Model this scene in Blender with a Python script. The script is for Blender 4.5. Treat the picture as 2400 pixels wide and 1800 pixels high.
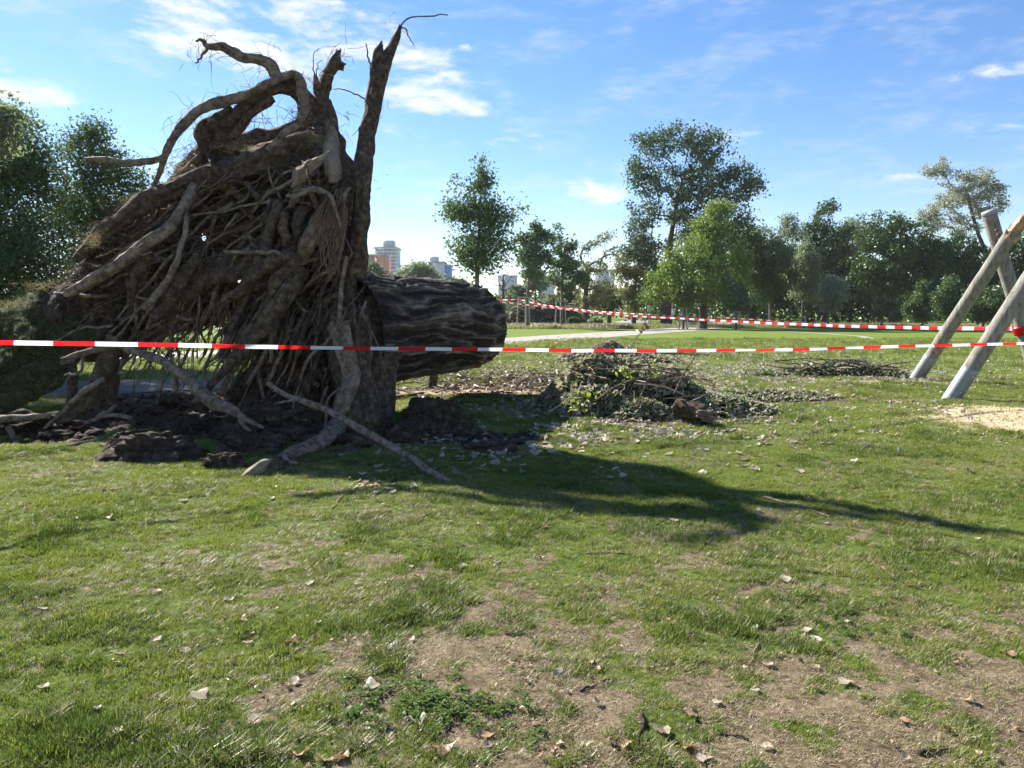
import bpy, math, random
import numpy as np
from mathutils import Vector
random.seed(7); np.random.seed(7)
RNG = np.random.default_rng(11)
R = math.radians
for o in list(bpy.data.objects): bpy.data.objects.remove(o)
SC = bpy.context.scene
C = SC.collection

# ------------------------------------------------------------------ camera, sky, sun, exposure
F = 1780.0; CAMH = 1.6; PITCH = math.atan(175/F)
cam_d = bpy.data.cameras.new('camera'); cam = bpy.data.objects.new('camera', cam_d); C.objects.link(cam)
cam.location = (0, 0, CAMH); cam.rotation_euler = (math.pi/2-PITCH, 0, 0)
cam_d.sensor_width = 36; cam_d.lens = F/2400*36; cam_d.clip_start = .05; cam_d.clip_end = 9000
SC.camera = cam
SUN_AZ, SUN_EL = -45.0, 34.5          # degrees; azimuth measured from +Y towards +X
SKY_STR, SUN_STR, EXPO = 0.057, 4.9, 1.62
CP, SP = math.cos(PITCH), math.sin(PITCH)
def W(u, v, Y):
    x = (u-1200)/F; q = (900-v)/F
    t = Y/(CP+q*SP)
    return (x*t, Y, CAMH+(-SP+q*CP)*t)
def G(u, v):
    q = (900-v)/F; t = CAMH/(SP-q*CP)
    return ((u-1200)/F*t, (CP+q*SP)*t)
def px(n, Y): return n*Y/F             # size of n photo pixels at depth Y

w = bpy.data.worlds.new("World"); SC.world = w; w.use_nodes = True
nt = w.node_tree; nt.nodes.clear()
def N(nt, t, **k):
    n = nt.nodes.new(t)
    for a, b in k.items():
        if a.startswith('i_'): n.inputs[int(a[2:])].default_value = b
        else: setattr(n, a, b)
    return n
def L(nt, a, b): nt.links.new(a, b)
def math_n(nt, op, a, b=None, clamp=False):
    n = nt.nodes.new('ShaderNodeMath'); n.operation = op; n.use_clamp = clamp
    for i, s in enumerate((a, b)):
        if s is None: continue
        if hasattr(s, 'links'): nt.links.new(s, n.inputs[i])
        else: n.inputs[i].default_value = s
    return n.outputs[0]
def build_world():
    sky = N(nt, 'ShaderNodeTexSky'); sky.sky_type = 'NISHITA'; sky.sun_disc = False
    sky.sun_elevation = R(SUN_EL); sky.sun_rotation = R(SUN_AZ); sky.altitude = 100
    sky.air_density = 1.0; sky.dust_density = .08; sky.ozone_density = 2.6
    tc = N(nt, 'ShaderNodeTexCoord'); sep = N(nt, 'ShaderNodeSeparateXYZ'); L(nt, tc.outputs['Generated'], sep.inputs[0])
    az = math_n(nt, 'ARCTAN2', sep.outputs[0], sep.outputs[1]); el = math_n(nt, 'ARCSINE', sep.outputs[2])
    comb = N(nt, 'ShaderNodeCombineXYZ'); L(nt, az, comb.inputs[0]); L(nt, el, comb.inputs[1])
    mp = N(nt, 'ShaderNodeMapping'); mp.inputs['Rotation'].default_value = (0, 0, R(14)); mp.inputs['Scale'].default_value = (5, 15, 1)
    L(nt, comb.outputs[0], mp.inputs[0])
    n1 = N(nt, 'ShaderNodeTexNoise', noise_dimensions='3D'); n1.inputs['Scale'].default_value = 1.7; n1.inputs['Detail'].default_value = 9; n1.inputs['Roughness'].default_value = .62; n1.inputs['Distortion'].default_value = .35
    L(nt, mp.outputs[0], n1.inputs[0])
    n2 = N(nt, 'ShaderNodeTexNoise'); n2.inputs['Scale'].default_value = 6.5; n2.inputs['Detail'].default_value = 7; n2.inputs['Roughness'].default_value = .6
    L(nt, mp.outputs[0], n2.inputs[0])
    # clouds: soft elliptical banks placed by azimuth / elevation
    banks = [(430,20,130,50,.95),(560,105,190,50,1.0),(800,90,190,70,.85),(960,150,150,60,.8),(1010,235,140,32,.85),(1100,262,90,18,.7),
             (60,210,110,26,.85),(8,165,26,8,.6),(1410,450,75,34,.95),(1060,325,330,34,.5),(1280,240,130,28,.35),(1860,305,230,22,.5),(2300,312,200,18,.5),
             (2330,165,120,18,.55),(2110,415,60,9,.55),(1930,258,80,8,.5),(1500,380,300,10,.3),(1890,370,170,8,.35),(880,230,60,30,.4),(1090,112,22,14,.6),(150,290,200,40,.25),(2150,85,90,12,.25),(640,170,230,60,.55)]
    acc = None
    for (u, v, ru, rv, s) in banks:
        x, y, z = W(u, v, 1.0); z -= CAMH; r = math.sqrt(x*x+y*y+z*z)
        a0 = math.atan2(x, y); e0 = math.asin(z/r)
        dx = math_n(nt, 'MULTIPLY', math_n(nt, 'SUBTRACT', az, a0), F/ru*.8)
        dy0 = math_n(nt, 'MULTIPLY', math_n(nt, 'SUBTRACT', el, e0), F/rv*.8)
        dy = math_n(nt, 'ADD', dy0, math_n(nt, 'MULTIPLY', dx, .35))if s > .6 else dy0
        d = math_n(nt, 'ADD', math_n(nt, 'MULTIPLY', dx, dx), math_n(nt, 'MULTIPLY', dy, dy))
        g = math_n(nt, 'MULTIPLY', math_n(nt, 'EXPONENT', math_n(nt, 'MULTIPLY', d, -1.0)), s)
        acc = g if acc is None else math_n(nt, 'MAXIMUM', acc, g)
    up = math_n(nt, 'MULTIPLY', el, 3.0, True)
    nn = math_n(nt, 'ADD', math_n(nt, 'MULTIPLY', n1.outputs[0], .72), math_n(nt, 'MULTIPLY', n2.outputs[0], .28))
    dens = math_n(nt, 'ADD', math_n(nt, 'MULTIPLY', acc, 1.0), math_n(nt, 'MULTIPLY', math_n(nt, 'SUBTRACT', nn, .5), 3.4))
    thick = N(nt, 'ShaderNodeMapRange', interpolation_type='SMOOTHSTEP'); thick.inputs[1].default_value = .36; thick.inputs[2].default_value = 1.15; L(nt, dens, thick.inputs[0])
    body = math_n(nt, 'MULTIPLY', thick.outputs[0], math_n(nt, 'MULTIPLY', acc, 2.2, True))
    veil = N(nt, 'ShaderNodeMapRange', interpolation_type='SMOOTHSTEP'); veil.inputs[1].default_value = .45; veil.inputs[2].default_value = .78; veil.inputs[4].default_value = .42; L(nt, nn, veil.inputs[0])
    fac = math_n(nt, 'MULTIPLY', math_n(nt, 'MAXIMUM', body, veil.outputs[0]), math_n(nt, 'MULTIPLY', el, 12, True), True)
    hs = N(nt, 'ShaderNodeHueSaturation'); hs.inputs['Saturation'].default_value = 1.22; hs.inputs['Value'].default_value = 1.0
    L(nt, sky.outputs[0], hs.inputs['Color'])
    tint = N(nt, 'ShaderNodeMix', data_type='RGBA', blend_type='MULTIPLY'); tint.inputs[0].default_value = 1.0; tint.inputs[7].default_value = (1.02, .97, 1.06, 1)
    L(nt, hs.outputs[0], tint.inputs[6])
    mix = N(nt, 'ShaderNodeMix', data_type='RGBA'); L(nt, fac, mix.inputs[0]); L(nt, tint.outputs[2], mix.inputs[6]); mix.inputs[7].default_value = (5.9, 6.1, 6.5, 1)
    bg = N(nt, 'ShaderNodeBackground'); bg.inputs[1].default_value = SKY_STR; L(nt, mix.outputs[2], bg.inputs[0])
    out = N(nt, 'ShaderNodeOutputWorld'); L(nt, bg.outputs[0], out.inputs[0])
build_world()
sd = bpy.data.lights.new('sun', 'SUN'); sd.energy = SUN_STR; sd.angle = R(.9); sd.color = (1, .955, .87)
so = bpy.data.objects.new('sun', sd); C.objects.link(so)
_a, _e = R(SUN_AZ), R(SUN_EL)
TOSUN = Vector((math.sin(_a)*math.cos(_e), math.cos(_a)*math.cos(_e), math.sin(_e)))
so.rotation_euler = (-TOSUN).to_track_quat('-Z', 'Y').to_euler(); so.location = TOSUN*60
vs = SC.view_settings; vs.view_transform = 'Standard'; vs.look = 'None'; vs.exposure = EXPO; vs.gamma = 1; vs.use_curve_mapping = False
SC.render.engine = 'CYCLES'
SC.cycles.max_bounces = 6; SC.cycles.diffuse_bounces = 3; SC.cycles.transmission_bounces = 4; SC.cycles.volume_bounces = 0

# ------------------------------------------------------------------ noise
def _h(ix, iy, iz, seed):
    n = (ix.astype(np.int64)*374761393 + iy.astype(np.int64)*668265263 + iz.astype(np.int64)*2147483647 + seed*1274126177) & 0xffffffff
    n = ((n ^ (n >> 13))*1274126177) & 0xffffffff
    n = ((n ^ (n >> 16))*2246822519) & 0xffffffff
    n = n ^ (n >> 15)
    return n/2147483648.0-1.0
def vn(x, y, z=0.0, seed=0):
    x, y, z = np.broadcast_arrays(np.asarray(x, float), np.asarray(y, float), np.asarray(z, float))
    ix, iy, iz = np.floor(x), np.floor(y), np.floor(z)
    fx, fy, fz = x-ix, y-iy, z-iz
    fx = fx*fx*fx*(fx*(fx*6-15)+10); fy = fy*fy*fy*(fy*(fy*6-15)+10); fz = fz*fz*fz*(fz*(fz*6-15)+10)
    ix = ix.astype(np.int64); iy = iy.astype(np.int64); iz = iz.astype(np.int64)
    r = 0
    for a in (0, 1):
        wa = fx if a else 1-fx
        for b in (0, 1):
            wb = fy if b else 1-fy
            for c in (0, 1):
                wc = fz if c else 1-fz
                r = r + wa*wb*wc*_h(ix+a, iy+b, iz+c, seed)
    return r
def fbm(x, y, z=0.0, seed=0, octs=4, rough=.5):
    a, s, t = 1.0, 0.0, 0.0
    for i in range(octs):
        s = s + a*vn(np.asarray(x)*2**i+i*17.3, np.asarray(y)*2**i+i*9.1, np.asarray(z)*2**i, seed+i); t += a; a *= rough
    return s/t
def sstep(x, a, b):
    t = np.clip((x-a)/(b-a), 0, 1); return t*t*(3-2*t)

# ------------------------------------------------------------------ mesh helpers
class MB:
    def __init__(s): s.v = []; s.f = []; s.m = []; s.n = 0
    def add(s, v, f, mi=0):
        v = np.asarray(v, float).reshape(-1, 3)
        if isinstance(f, np.ndarray): fl = [f+s.n]
        else:
            fl = []
            for k in (3, 4):
                q = [a for a in f if len(a) == k]
                if q: fl.append(np.array(q, int)+s.n)
            for a in f:
                if len(a) > 4: fl.append(np.array([a], int)+s.n)
        for q in fl: s.f.append(q); s.m.append(mi)
        s.v.append(v); s.n += len(v)
    def mesh(s, name, off=(0, 0, 0), smooth=True, attrs=None):
        v = np.concatenate(s.v)-np.asarray(off)
        me = bpy.data.meshes.new(name)
        me.vertices.add(len(v)); me.vertices.foreach_set('co', v.astype(np.float32).ravel())
        li = np.concatenate([q.ravel() for q in s.f]); tot = np.concatenate([np.full(len(q), q.shape[1]) for q in s.f])
        st = np.concatenate([[0], np.cumsum(tot)[:-1]])
        me.loops.add(len(li)); me.loops.foreach_set('vertex_index', li.astype(np.int32))
        me.polygons.add(len(tot)); me.polygons.foreach_set('loop_start', st.astype(np.int32)); me.polygons.foreach_set('loop_total', tot.astype(np.int32))
        mi = np.concatenate([np.full(len(q), m) for q, m in zip(s.f, s.m)])
        me.polygons.foreach_set('material_index', mi.astype(np.int32))
        me.polygons.foreach_set('use_smooth', np.full(len(tot), smooth))
        if attrs:
            for k, a in attrs.items():
                at = me.attributes.new(k, 'FLOAT', 'POINT'); at.data.foreach_set('value', np.asarray(a, np.float32))
        me.update(calc_edges=True)
        return me
def setp(o, label=None, cat=None, group=None, kind=None):
    if label: o['label'] = label
    if cat: o['category'] = cat
    if group: o['group'] = group
    if kind: o['kind'] = kind
    return o
def thing(name, label, cat, loc, group=None):
    o = bpy.data.objects.new(name, None); o.empty_display_size = .3; C.objects.link(o); o.location = loc
    return setp(o, label, cat, group)
def rootloc(p):
    v = Vector((0, 0, 0))
    while p is not None: v += p.location; p = p.parent
    return v
def obj(name, mb, mats, parent=None, base=None, smooth=True, attrs=None):
    if not isinstance(mats, (list, tuple)): mats = [mats]
    off = rootloc(parent) if parent else Vector(base if base is not None else (0, 0, 0))
    me = mb if isinstance(mb, bpy.types.Mesh) else mb.mesh(name, off, smooth, attrs)
    if not me.materials:
        for m in mats: me.materials.append(m)
    o = bpy.data.objects.new(name, me); C.objects.link(o)
    if parent: o.parent = parent
    else: o.location = off
    return o
def copy_tree(o, loc=None, parent=None, **k):
    c = o.copy(); C.objects.link(c); c.parent = parent
    if loc is not None: c.location = loc
    setp(c, **k)
    for ch in list(o.children): copy_tree(ch, None, c)
    return c
def spline(P, n):
    P = np.asarray(P, float); m = len(P)
    if m == 2:
        t = np.linspace(0, 1, n)[:, None]; return P[0]*(1-t)+P[1]*t
    Q = np.vstack([2*P[0]-P[1], P, 2*P[-1]-P[-2]])
    d = np.concatenate([[0], np.cumsum(np.linalg.norm(np.diff(P[:, :3], axis=0), axis=1))])
    s = np.linspace(0, d[-1], n); k = np.clip(np.searchsorted(d, s, side='right')-1, 0, m-2)
    t = ((s-d[k])/(d[k+1]-d[k]+1e-9))[:, None]
    a, b, c, e = Q[k], Q[k+1], Q[k+2], Q[k+3]
    return .5*(2*b+(c-a)*t+(2*a-5*b+4*c-e)*t*t+(3*b-a-3*c+e)*t**3)
def tube(mb, P, r, sides=8, n=None, amp=.12, jit=0.0, seed=0, broken=(0, 0), freq=3.0, ridge=0.0, mi=0):
    """P: points (k,3); r: radii (k)"""
    P = np.asarray(P, float); r = np.asarray(r, float)
    if r.ndim == 0: r = np.full(len(P), float(r))
    ln = np.sum(np.linalg.norm(np.diff(P, axis=0), axis=1))
    if n is None: n = int(np.clip(ln/max(r.mean()*(.8 if sides < 12 else .3), .008), 5, 150))
    Q = spline(np.column_stack([P, r]), n); p = Q[:, :3]; rr = np.maximum(Q[:, 3], 1e-4)
    s = np.linspace(0, ln, n)
    if jit:
        for a in range(3): p[:, a] += jit*fbm(s*1.1/max(ln/4, .05), seed*3.7+a*11, 0, seed, 3)*np.minimum(1, np.minimum(s, ln-s)*6/ln+.15)
    T = np.gradient(p, axis=0); T /= np.linalg.norm(T, axis=1)[:, None]+1e-9
    up = np.array([.31, .17, .93]); 
    if abs(T[0]@up) > .9: up = np.array([1, .2, 0.])
    Nn = np.zeros_like(T); x = up
    for i in range(n):
        x = x-(x@T[i])*T[i]; x = x/(np.linalg.norm(x)+1e-9); Nn[i] = x
    B = np.cross(T, Nn)
    th = np.linspace(0, 2*math.pi, sides, endpoint=False)
    ca, sa = np.cos(th), np.sin(th)
    S = s[:, None]/max(rr.mean(), .01)
    nz = fbm(ca[None]*1.1+seed*1.3, sa[None]*1.1, S*.28*freq/3+seed, seed, 3)
    rad = rr[:, None]*(1+amp*1.6*nz)
    if ridge: rad = rad*(1+ridge*(1-2*np.abs(vn(ca[None]*3.2+seed, sa[None]*3.2, S*.12+seed, seed+5))))
    if sides >= 12 and amp > .08: rad = rad*(1+.10*(1-2*np.abs(vn(ca[None]*6.5+seed, sa[None]*6.5, S*.5, seed+6)))+.06*vn(ca[None]*9, sa[None]*9, S*2.2, seed+7))
    V = p[:, None]+rad[..., None]*(Nn[:, None]*ca[None, :, None]+B[:, None]*sa[None, :, None])
    rs = np.random.RandomState(seed % 9999)
    if broken[0]: V[0] -= T[0]*(rs.rand(sides)**2*rr[0]*broken[0])[:, None]
    if broken[1]:
        V[-1] += T[-1]*(rs.rand(sides)**2*rr[-1]*broken[1])[:, None]
    V = V.reshape(-1, 3)
    i = np.arange(n-1)[:, None]*sides; j = np.arange(sides)[None]; j2 = (j+1) % sides
    q = np.stack([i+j, i+j2, i+sides+j2, i+sides+j], -1).reshape(-1, 4)
    c0 = len(V); V = np.vstack([V, p[0], p[-1]])
    jj = np.arange(sides); t1 = np.stack([np.full(sides, c0), (jj+1) % sides, jj], -1); b = (n-1)*sides
    t2 = np.stack([np.full(sides, c0+1), b+jj, b+(jj+1) % sides], -1)
    k = mb.n; mb.v.append(V); mb.n += len(V)
    for f in (q, t1, t2): mb.f.append(f+k); mb.m.append(mi)
def box(mb, c, s, rz=0, mi=0):
    x, y, z = [a/2 for a in s]
    v = np.array([(i*x, j*y, k*z) for k in (-1, 1) for j in (-1, 1) for i in (-1, 1)])
    ca, sa = math.cos(rz), math.sin(rz)
    v = np.column_stack([v[:, 0]*ca-v[:, 1]*sa, v[:, 0]*sa+v[:, 1]*ca, v[:, 2]])+np.array(c)
    mb.add(v, np.array([(0, 2, 3, 1), (4, 5, 7, 6), (0, 1, 5, 4), (2, 6, 7, 3), (0, 4, 6, 2), (1, 3, 7, 5)]), mi)
def ico(sub):
    import bmesh
    b = bmesh.new(); bmesh.ops.create_icosphere(b, subdivisions=sub, radius=1)
    v = np.array([x.co[:] for x in b.verts]); f = np.array([[y.index for y in x.verts] for x in b.faces]); b.free(); return v, f
ICO = {k: ico(k) for k in (1, 2, 3, 4, 5)}
def lump(mb, c, r, sub=4, amp=.35, freq=1.6, seed=0, flat=None):
    v, f = ICO[sub]; d = 1+amp*fbm(v[:, 0]*freq+seed*3.1, v[:, 1]*freq, v[:, 2]*freq, seed, 5, .6)
    p = v*d[:, None]*np.asarray(r)
    if flat is not None: p[:, 2] = np.maximum(p[:, 2], flat)
    mb.add(p+np.asarray(c), f)

# ------------------------------------------------------------------ materials
def mat(name, build):
    m = bpy.data.materials.new(name); m.use_nodes = True; t = m.node_tree; t.nodes.clear()
    out = N(t, 'ShaderNodeOutputMaterial'); s = build(t); L(t, s, out.inputs[0]); return m
def pri(t, col, rough=.8, bump=None, bstr=.3, bdist=.02, spec=.3, metal=0):
    p = N(t, 'ShaderNodeBsdfPrincipled'); p.inputs['Roughness'].default_value = rough; p.inputs['Specular IOR Level'].default_value = spec; p.inputs['Metallic'].default_value = metal
    if hasattr(col, 'links'): L(t, col, p.inputs['Base Color'])
    else: p.inputs['Base Color'].default_value = (*col, 1)
    if bump is not None:
        b = N(t, 'ShaderNodeBump'); b.inputs['Strength'].default_value = bstr; b.inputs['Distance'].default_value = bdist; L(t, bump, b.inputs['Height']); L(t, b.outputs[0], p.inputs['Normal'])
    return p.outputs[0]
def coord(t, scale=(1, 1, 1), kind='Object'):
    tc = N(t, 'ShaderNodeTexCoord'); m = N(t, 'ShaderNodeMapping'); m.inputs['Scale'].default_value = scale; L(t, tc.outputs[kind], m.inputs[0]); return m.outputs[0]
def noise(t, vec, s, d=6, r=.6, dist=0):
    n = N(t, 'ShaderNodeTexNoise'); n.inputs['Scale'].default_value = s; n.inputs['Detail'].default_value = d; n.inputs['Roughness'].default_value = r; n.inputs['Distortion'].default_value = dist
    if vec is not None: L(t, vec, n.inputs['Vector'])
    return n.outputs[0]
def ramp(t, fac, stops):
    n = N(t, 'ShaderNodeValToRGB'); e = n.color_ramp.elements
    while len(e) < len(stops): e.new(.5)
    for i, (p, c) in enumerate(stops): e[i].position = p; e[i].color = (*c, 1) if len(c) == 3 else c
    L(t, fac, n.inputs[0]); return n.outputs[0]
def mixc(t, fac, a, b, bt='MIX'):
    n = N(t, 'ShaderNodeMix', data_type='RGBA', blend_type=bt)
    for s, k in ((fac, 0), (a, 6), (b, 7)):
        if hasattr(s, 'links'): L(t, s, n.inputs[k])
        else: n.inputs[k].default_value = s if k == 0 else (*s, 1)
    return n.outputs[2]
def noisy(name, stops, scale=6, rough=.85, bstr=.5, bdist=.02, bscale=30, stretch=(1, 1, 1), spec=.25, metal=0):
    def b(t):
        v = coord(t, stretch); n1 = noise(t, v, scale, 8, .65); n2 = noise(t, v, bscale, 8, .7)
        f = math_n(t, 'ADD', math_n(t, 'MULTIPLY', n1, .65), math_n(t, 'MULTIPLY', n2, .35))
        return pri(t, ramp(t, f, stops), rough, n2, bstr, bdist, spec, metal)
    return mat(name, b)
M = {}
M['soil'] = noisy('dark_soil', [(.36, (.018, .012, .008)), (.5, (.055, .038, .026)), (.62, (.15, .108, .076))], 9, .95, 1.0, .05, 22)
M['rootbark'] = noisy('root_bark', [(.36, (.028, .018, .011)), (.46, (.088, .060, .039)), (.54, (.17, .120, .080)), (.62, (.30, .225, .158)), (.70, (.48, .40, .30))], 13, .9, 1.0, .05, 70)
M['palebark'] = noisy('pale_root_bark', [(.36, (.060, .042, .029)), (.45, (.17, .125, .09)), (.54, (.32, .25, .185)), (.63, (.46, .385, .30)), (.72, (.6, .53, .44))], 12, .85, 1.0, .04, 60)
M['rootlet'] = noisy('rootlet', [(.35, (.080, .050, .032)), (.6, (.21, .14, .09)), (.75, (.34, .25, .18))], 9, .9, .2, .01, 30)
M['splinter'] = noisy('split_wood', [(.3, (.07, .05, .035)), (.5, (.26, .20, .14)), (.7, (.42, .34, .25))], 5, .85, .9, .02, 40, (1, 1, 1))
M['freshwood'] = noisy('fresh_wood', [(.3, (.30, .16, .08)), (.5, (.52, .30, .16)), (.7, (.62, .42, .26))], 8, .8, .6, .01, 40)
def _bark(t):
    v = coord(t); n1 = noise(t, v, 5, 8, .65); n2 = noise(t, v, 28, 8, .75)
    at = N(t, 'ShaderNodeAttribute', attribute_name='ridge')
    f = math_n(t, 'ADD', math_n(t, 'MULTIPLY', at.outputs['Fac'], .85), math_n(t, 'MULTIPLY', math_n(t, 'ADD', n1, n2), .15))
    c = ramp(t, f, [(.22, (.014, .010, .007)), (.42, (.052, .039, .029)), (.62, (.12, .092, .070)), (.82, (.25, .20, .155))])  # furrow shade put into the colour: dark furrows, light crests
    return pri(t, c, .92, n2, .9, .03, .2)
M['trunkbark'] = mat('trunk_bark', _bark)
M['bark'] = noisy('tree_bark', [(.35, (.035, .028, .022)), (.6, (.11, .09, .07))], 3, .9, .4, .02, 14)
M['youngbark'] = noisy('young_bark', [(.35, (.10, .075, .055)), (.6, (.22, .17, .13))], 3, .9, .3, .01, 14)
M['pole'] = noisy('weathered_pole', [(.36, (.09, .08, .065)), (.46, (.20, .185, .155)), (.56, (.29, .27, .23)), (.68, (.40, .38, .33))], 6, .85, .8, .012, 40, (3, 3, .5))
M['stake'] = noisy('grey_stake', [(.3, (.28, .24, .19)), (.7, (.48, .43, .35))], 4, .85, .2, .01, 20)
M['galv'] = noisy('galvanised_steel', [(.3, (.22, .24, .26)), (.7, (.34, .36, .38))], 14, .6, .05, .005, 30, spec=.5, metal=.55)
M['bolt'] = noisy('bolt', [(.3, (.7, .7, .7)), (.7, (.8, .8, .8))], 14, .3, .05, .005, 30, spec=.5, metal=.8)
M['asphalt'] = noisy('asphalt', [(.40, (.030, .028, .026)), (.48, (.075, .070, .064)), (.58, (.12, .11, .095)), (.68, (.19, .165, .13))], 4, .9, .3, .01, 90)
M['path'] = noisy('gravel_path', [(.3, (.24, .21, .18)), (.7, (.38, .34, .30))], 1.2, .9, .3, .01, 60)
M['sawdust'] = noisy('sawdust', [(.25, (.34, .24, .12)), (.5, (.56, .43, .25)), (.75, (.68, .56, .37))], 10, .95, .8, .02, 60)
def leafmat(name, cols, transl=.35, gloss=.035, rough=.6, trc=None):
    def b(t):
        g = N(t, 'ShaderNodeNewGeometry'); v = coord(t); n1 = noise(t, v, .9, 3, .6)
        f = math_n(t, 'ADD', math_n(t, 'MULTIPLY', g.outputs['Random Per Island'], .6), math_n(t, 'MULTIPLY', n1, .4))
        c = ramp(t, f, [((i+.15)/len(cols)*1.0, x) for i, x in enumerate(cols)])
        d = N(t, 'ShaderNodeBsdfDiffuse'); L(t, c, d.inputs[0])
        tr = N(t, 'ShaderNodeBsdfTranslucent'); L(t, mixc(t, .5, c, trc or cols[-1]), tr.inputs[0])
        gl = N(t, 'ShaderNodeBsdfGlossy'); gl.inputs['Roughness'].default_value = rough*.7; gl.inputs[0].default_value = (1, 1, 1, 1)
        a = N(t, 'ShaderNodeMixShader'); a.inputs[0].default_value = transl; L(t, d.outputs[0], a.inputs[1]); L(t, tr.outputs[0], a.inputs[2])
        b2 = N(t, 'ShaderNodeMixShader'); b2.inputs[0].default_value = gloss; L(t, a.outputs[0], b2.inputs[1]); L(t, gl.outputs[0], b2.inputs[2])
        return b2.outputs[0]
    return mat(name, b)
M['leafdark'] = leafmat('dark_leaves', [(.016, .040, .008), (.032, .074, .012), (.070, .125, .022)], .35)
M['leafpoplar'] = leafmat('poplar_leaves', [(.026, .055, .018), (.045, .088, .028), (.095, .145, .055)], .35)
M['leafbright'] = leafmat('bright_leaves', [(.050, .105, .014), (.100, .170, .022), (.20, .27, .045)], .5)
M['leafyoung'] = leafmat('young_leaves', [(.038, .082, .020), (.060, .118, .030), (.12, .185, .058)], .4)
M['leafyellow'] = leafmat('yellow_leaves', [(.090, .110, .030), (.150, .160, .045), (.220, .220, .080)], .4)
M['leafsilver'] = leafmat('silver_leaves', [(.11, .13, .07), (.20, .225, .13), (.38, .40, .28)], .52)
M['leafwillow'] = leafmat('willow_leaves', [(.080, .120, .048), (.13, .175, .078), (.23, .27, .14)], .52)
M['leafhedge'] = leafmat('hedge_leaves', [(.030, .060, .014), (.055, .098, .024), (.11, .16, .045)], .4)
M['grass'] = leafmat('grass_blades', [(.10, .148, .020), (.155, .205, .032), (.235, .270, .065)], .45, .012, trc=(.29, .34, .04))
M['grassdark'] = leafmat('dark_grass', [(.062, .108, .015), (.095, .150, .022), (.145, .195, .036)], .42, .012)
M['grassdry'] = leafmat('dry_grass', [(.17, .145, .065), (.27, .23, .11), (.40, .34, .19)], .25)
M['clover'] = leafmat('clover', [(.045, .080, .014), (.065, .110, .020), (.090, .14, .034)], .3, .01)
M['straw'] = leafmat('straw', [(.07, .046, .026), (.18, .130, .080), (.40, .32, .21)], .1, .02)
M['deadleaf'] = leafmat('pale_dead_leaves', [(.12, .085, .055), (.26, .20, .135), (.40, .345, .25), (.55, .50, .39)], .3, .02)
M['deadgreen'] = leafmat('wilted_green_leaves', [(.045, .06, .022), (.12, .14, .055), (.27, .28, .16), (.48, .46, .34)], .35, .02)
M['wilted'] = leafmat('wilted_leaves', [(.05, .05, .022), (.13, .12, .055), (.26, .24, .13), (.50, .46, .33)], .35, .02)
M['deadbrown'] = leafmat('brown_dead_leaves', [(.07, .04, .022), (.20, .12, .07), (.42, .27, .15)], .2)
M['limeleaf'] = leafmat('lime_leaves', [(.12, .18, .02), (.20, .27, .03), (.34, .40, .05)], .4)
M['chips'] = leafmat('bark_chips', [(.05, .03, .022), (.12, .075, .055), (.24, .17, .13)], 0.02)
def tapemat(name, c):
    def b(t):
        n1 = noise(t, coord(t), 5, 3, .5); col = ramp(t, n1, [(.3, tuple(x*.9 for x in c)), (.7, c)])
        p = pri(t, col, .35, n1, .1, .004, .5); tr = N(t, 'ShaderNodeBsdfTranslucent'); L(t, col, tr.inputs[0]); a = N(t, 'ShaderNodeMixShader'); a.inputs[0].default_value = .45; L(t, p, a.inputs[1]); L(t, tr.outputs[0], a.inputs[2]); return a.outputs[0]
    return mat(name, b)
M['tape_red'] = tapemat('red_tape', (.70, .014, .02)); M['tape_white'] = tapemat('white_tape', (.82, .82, .82))
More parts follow.
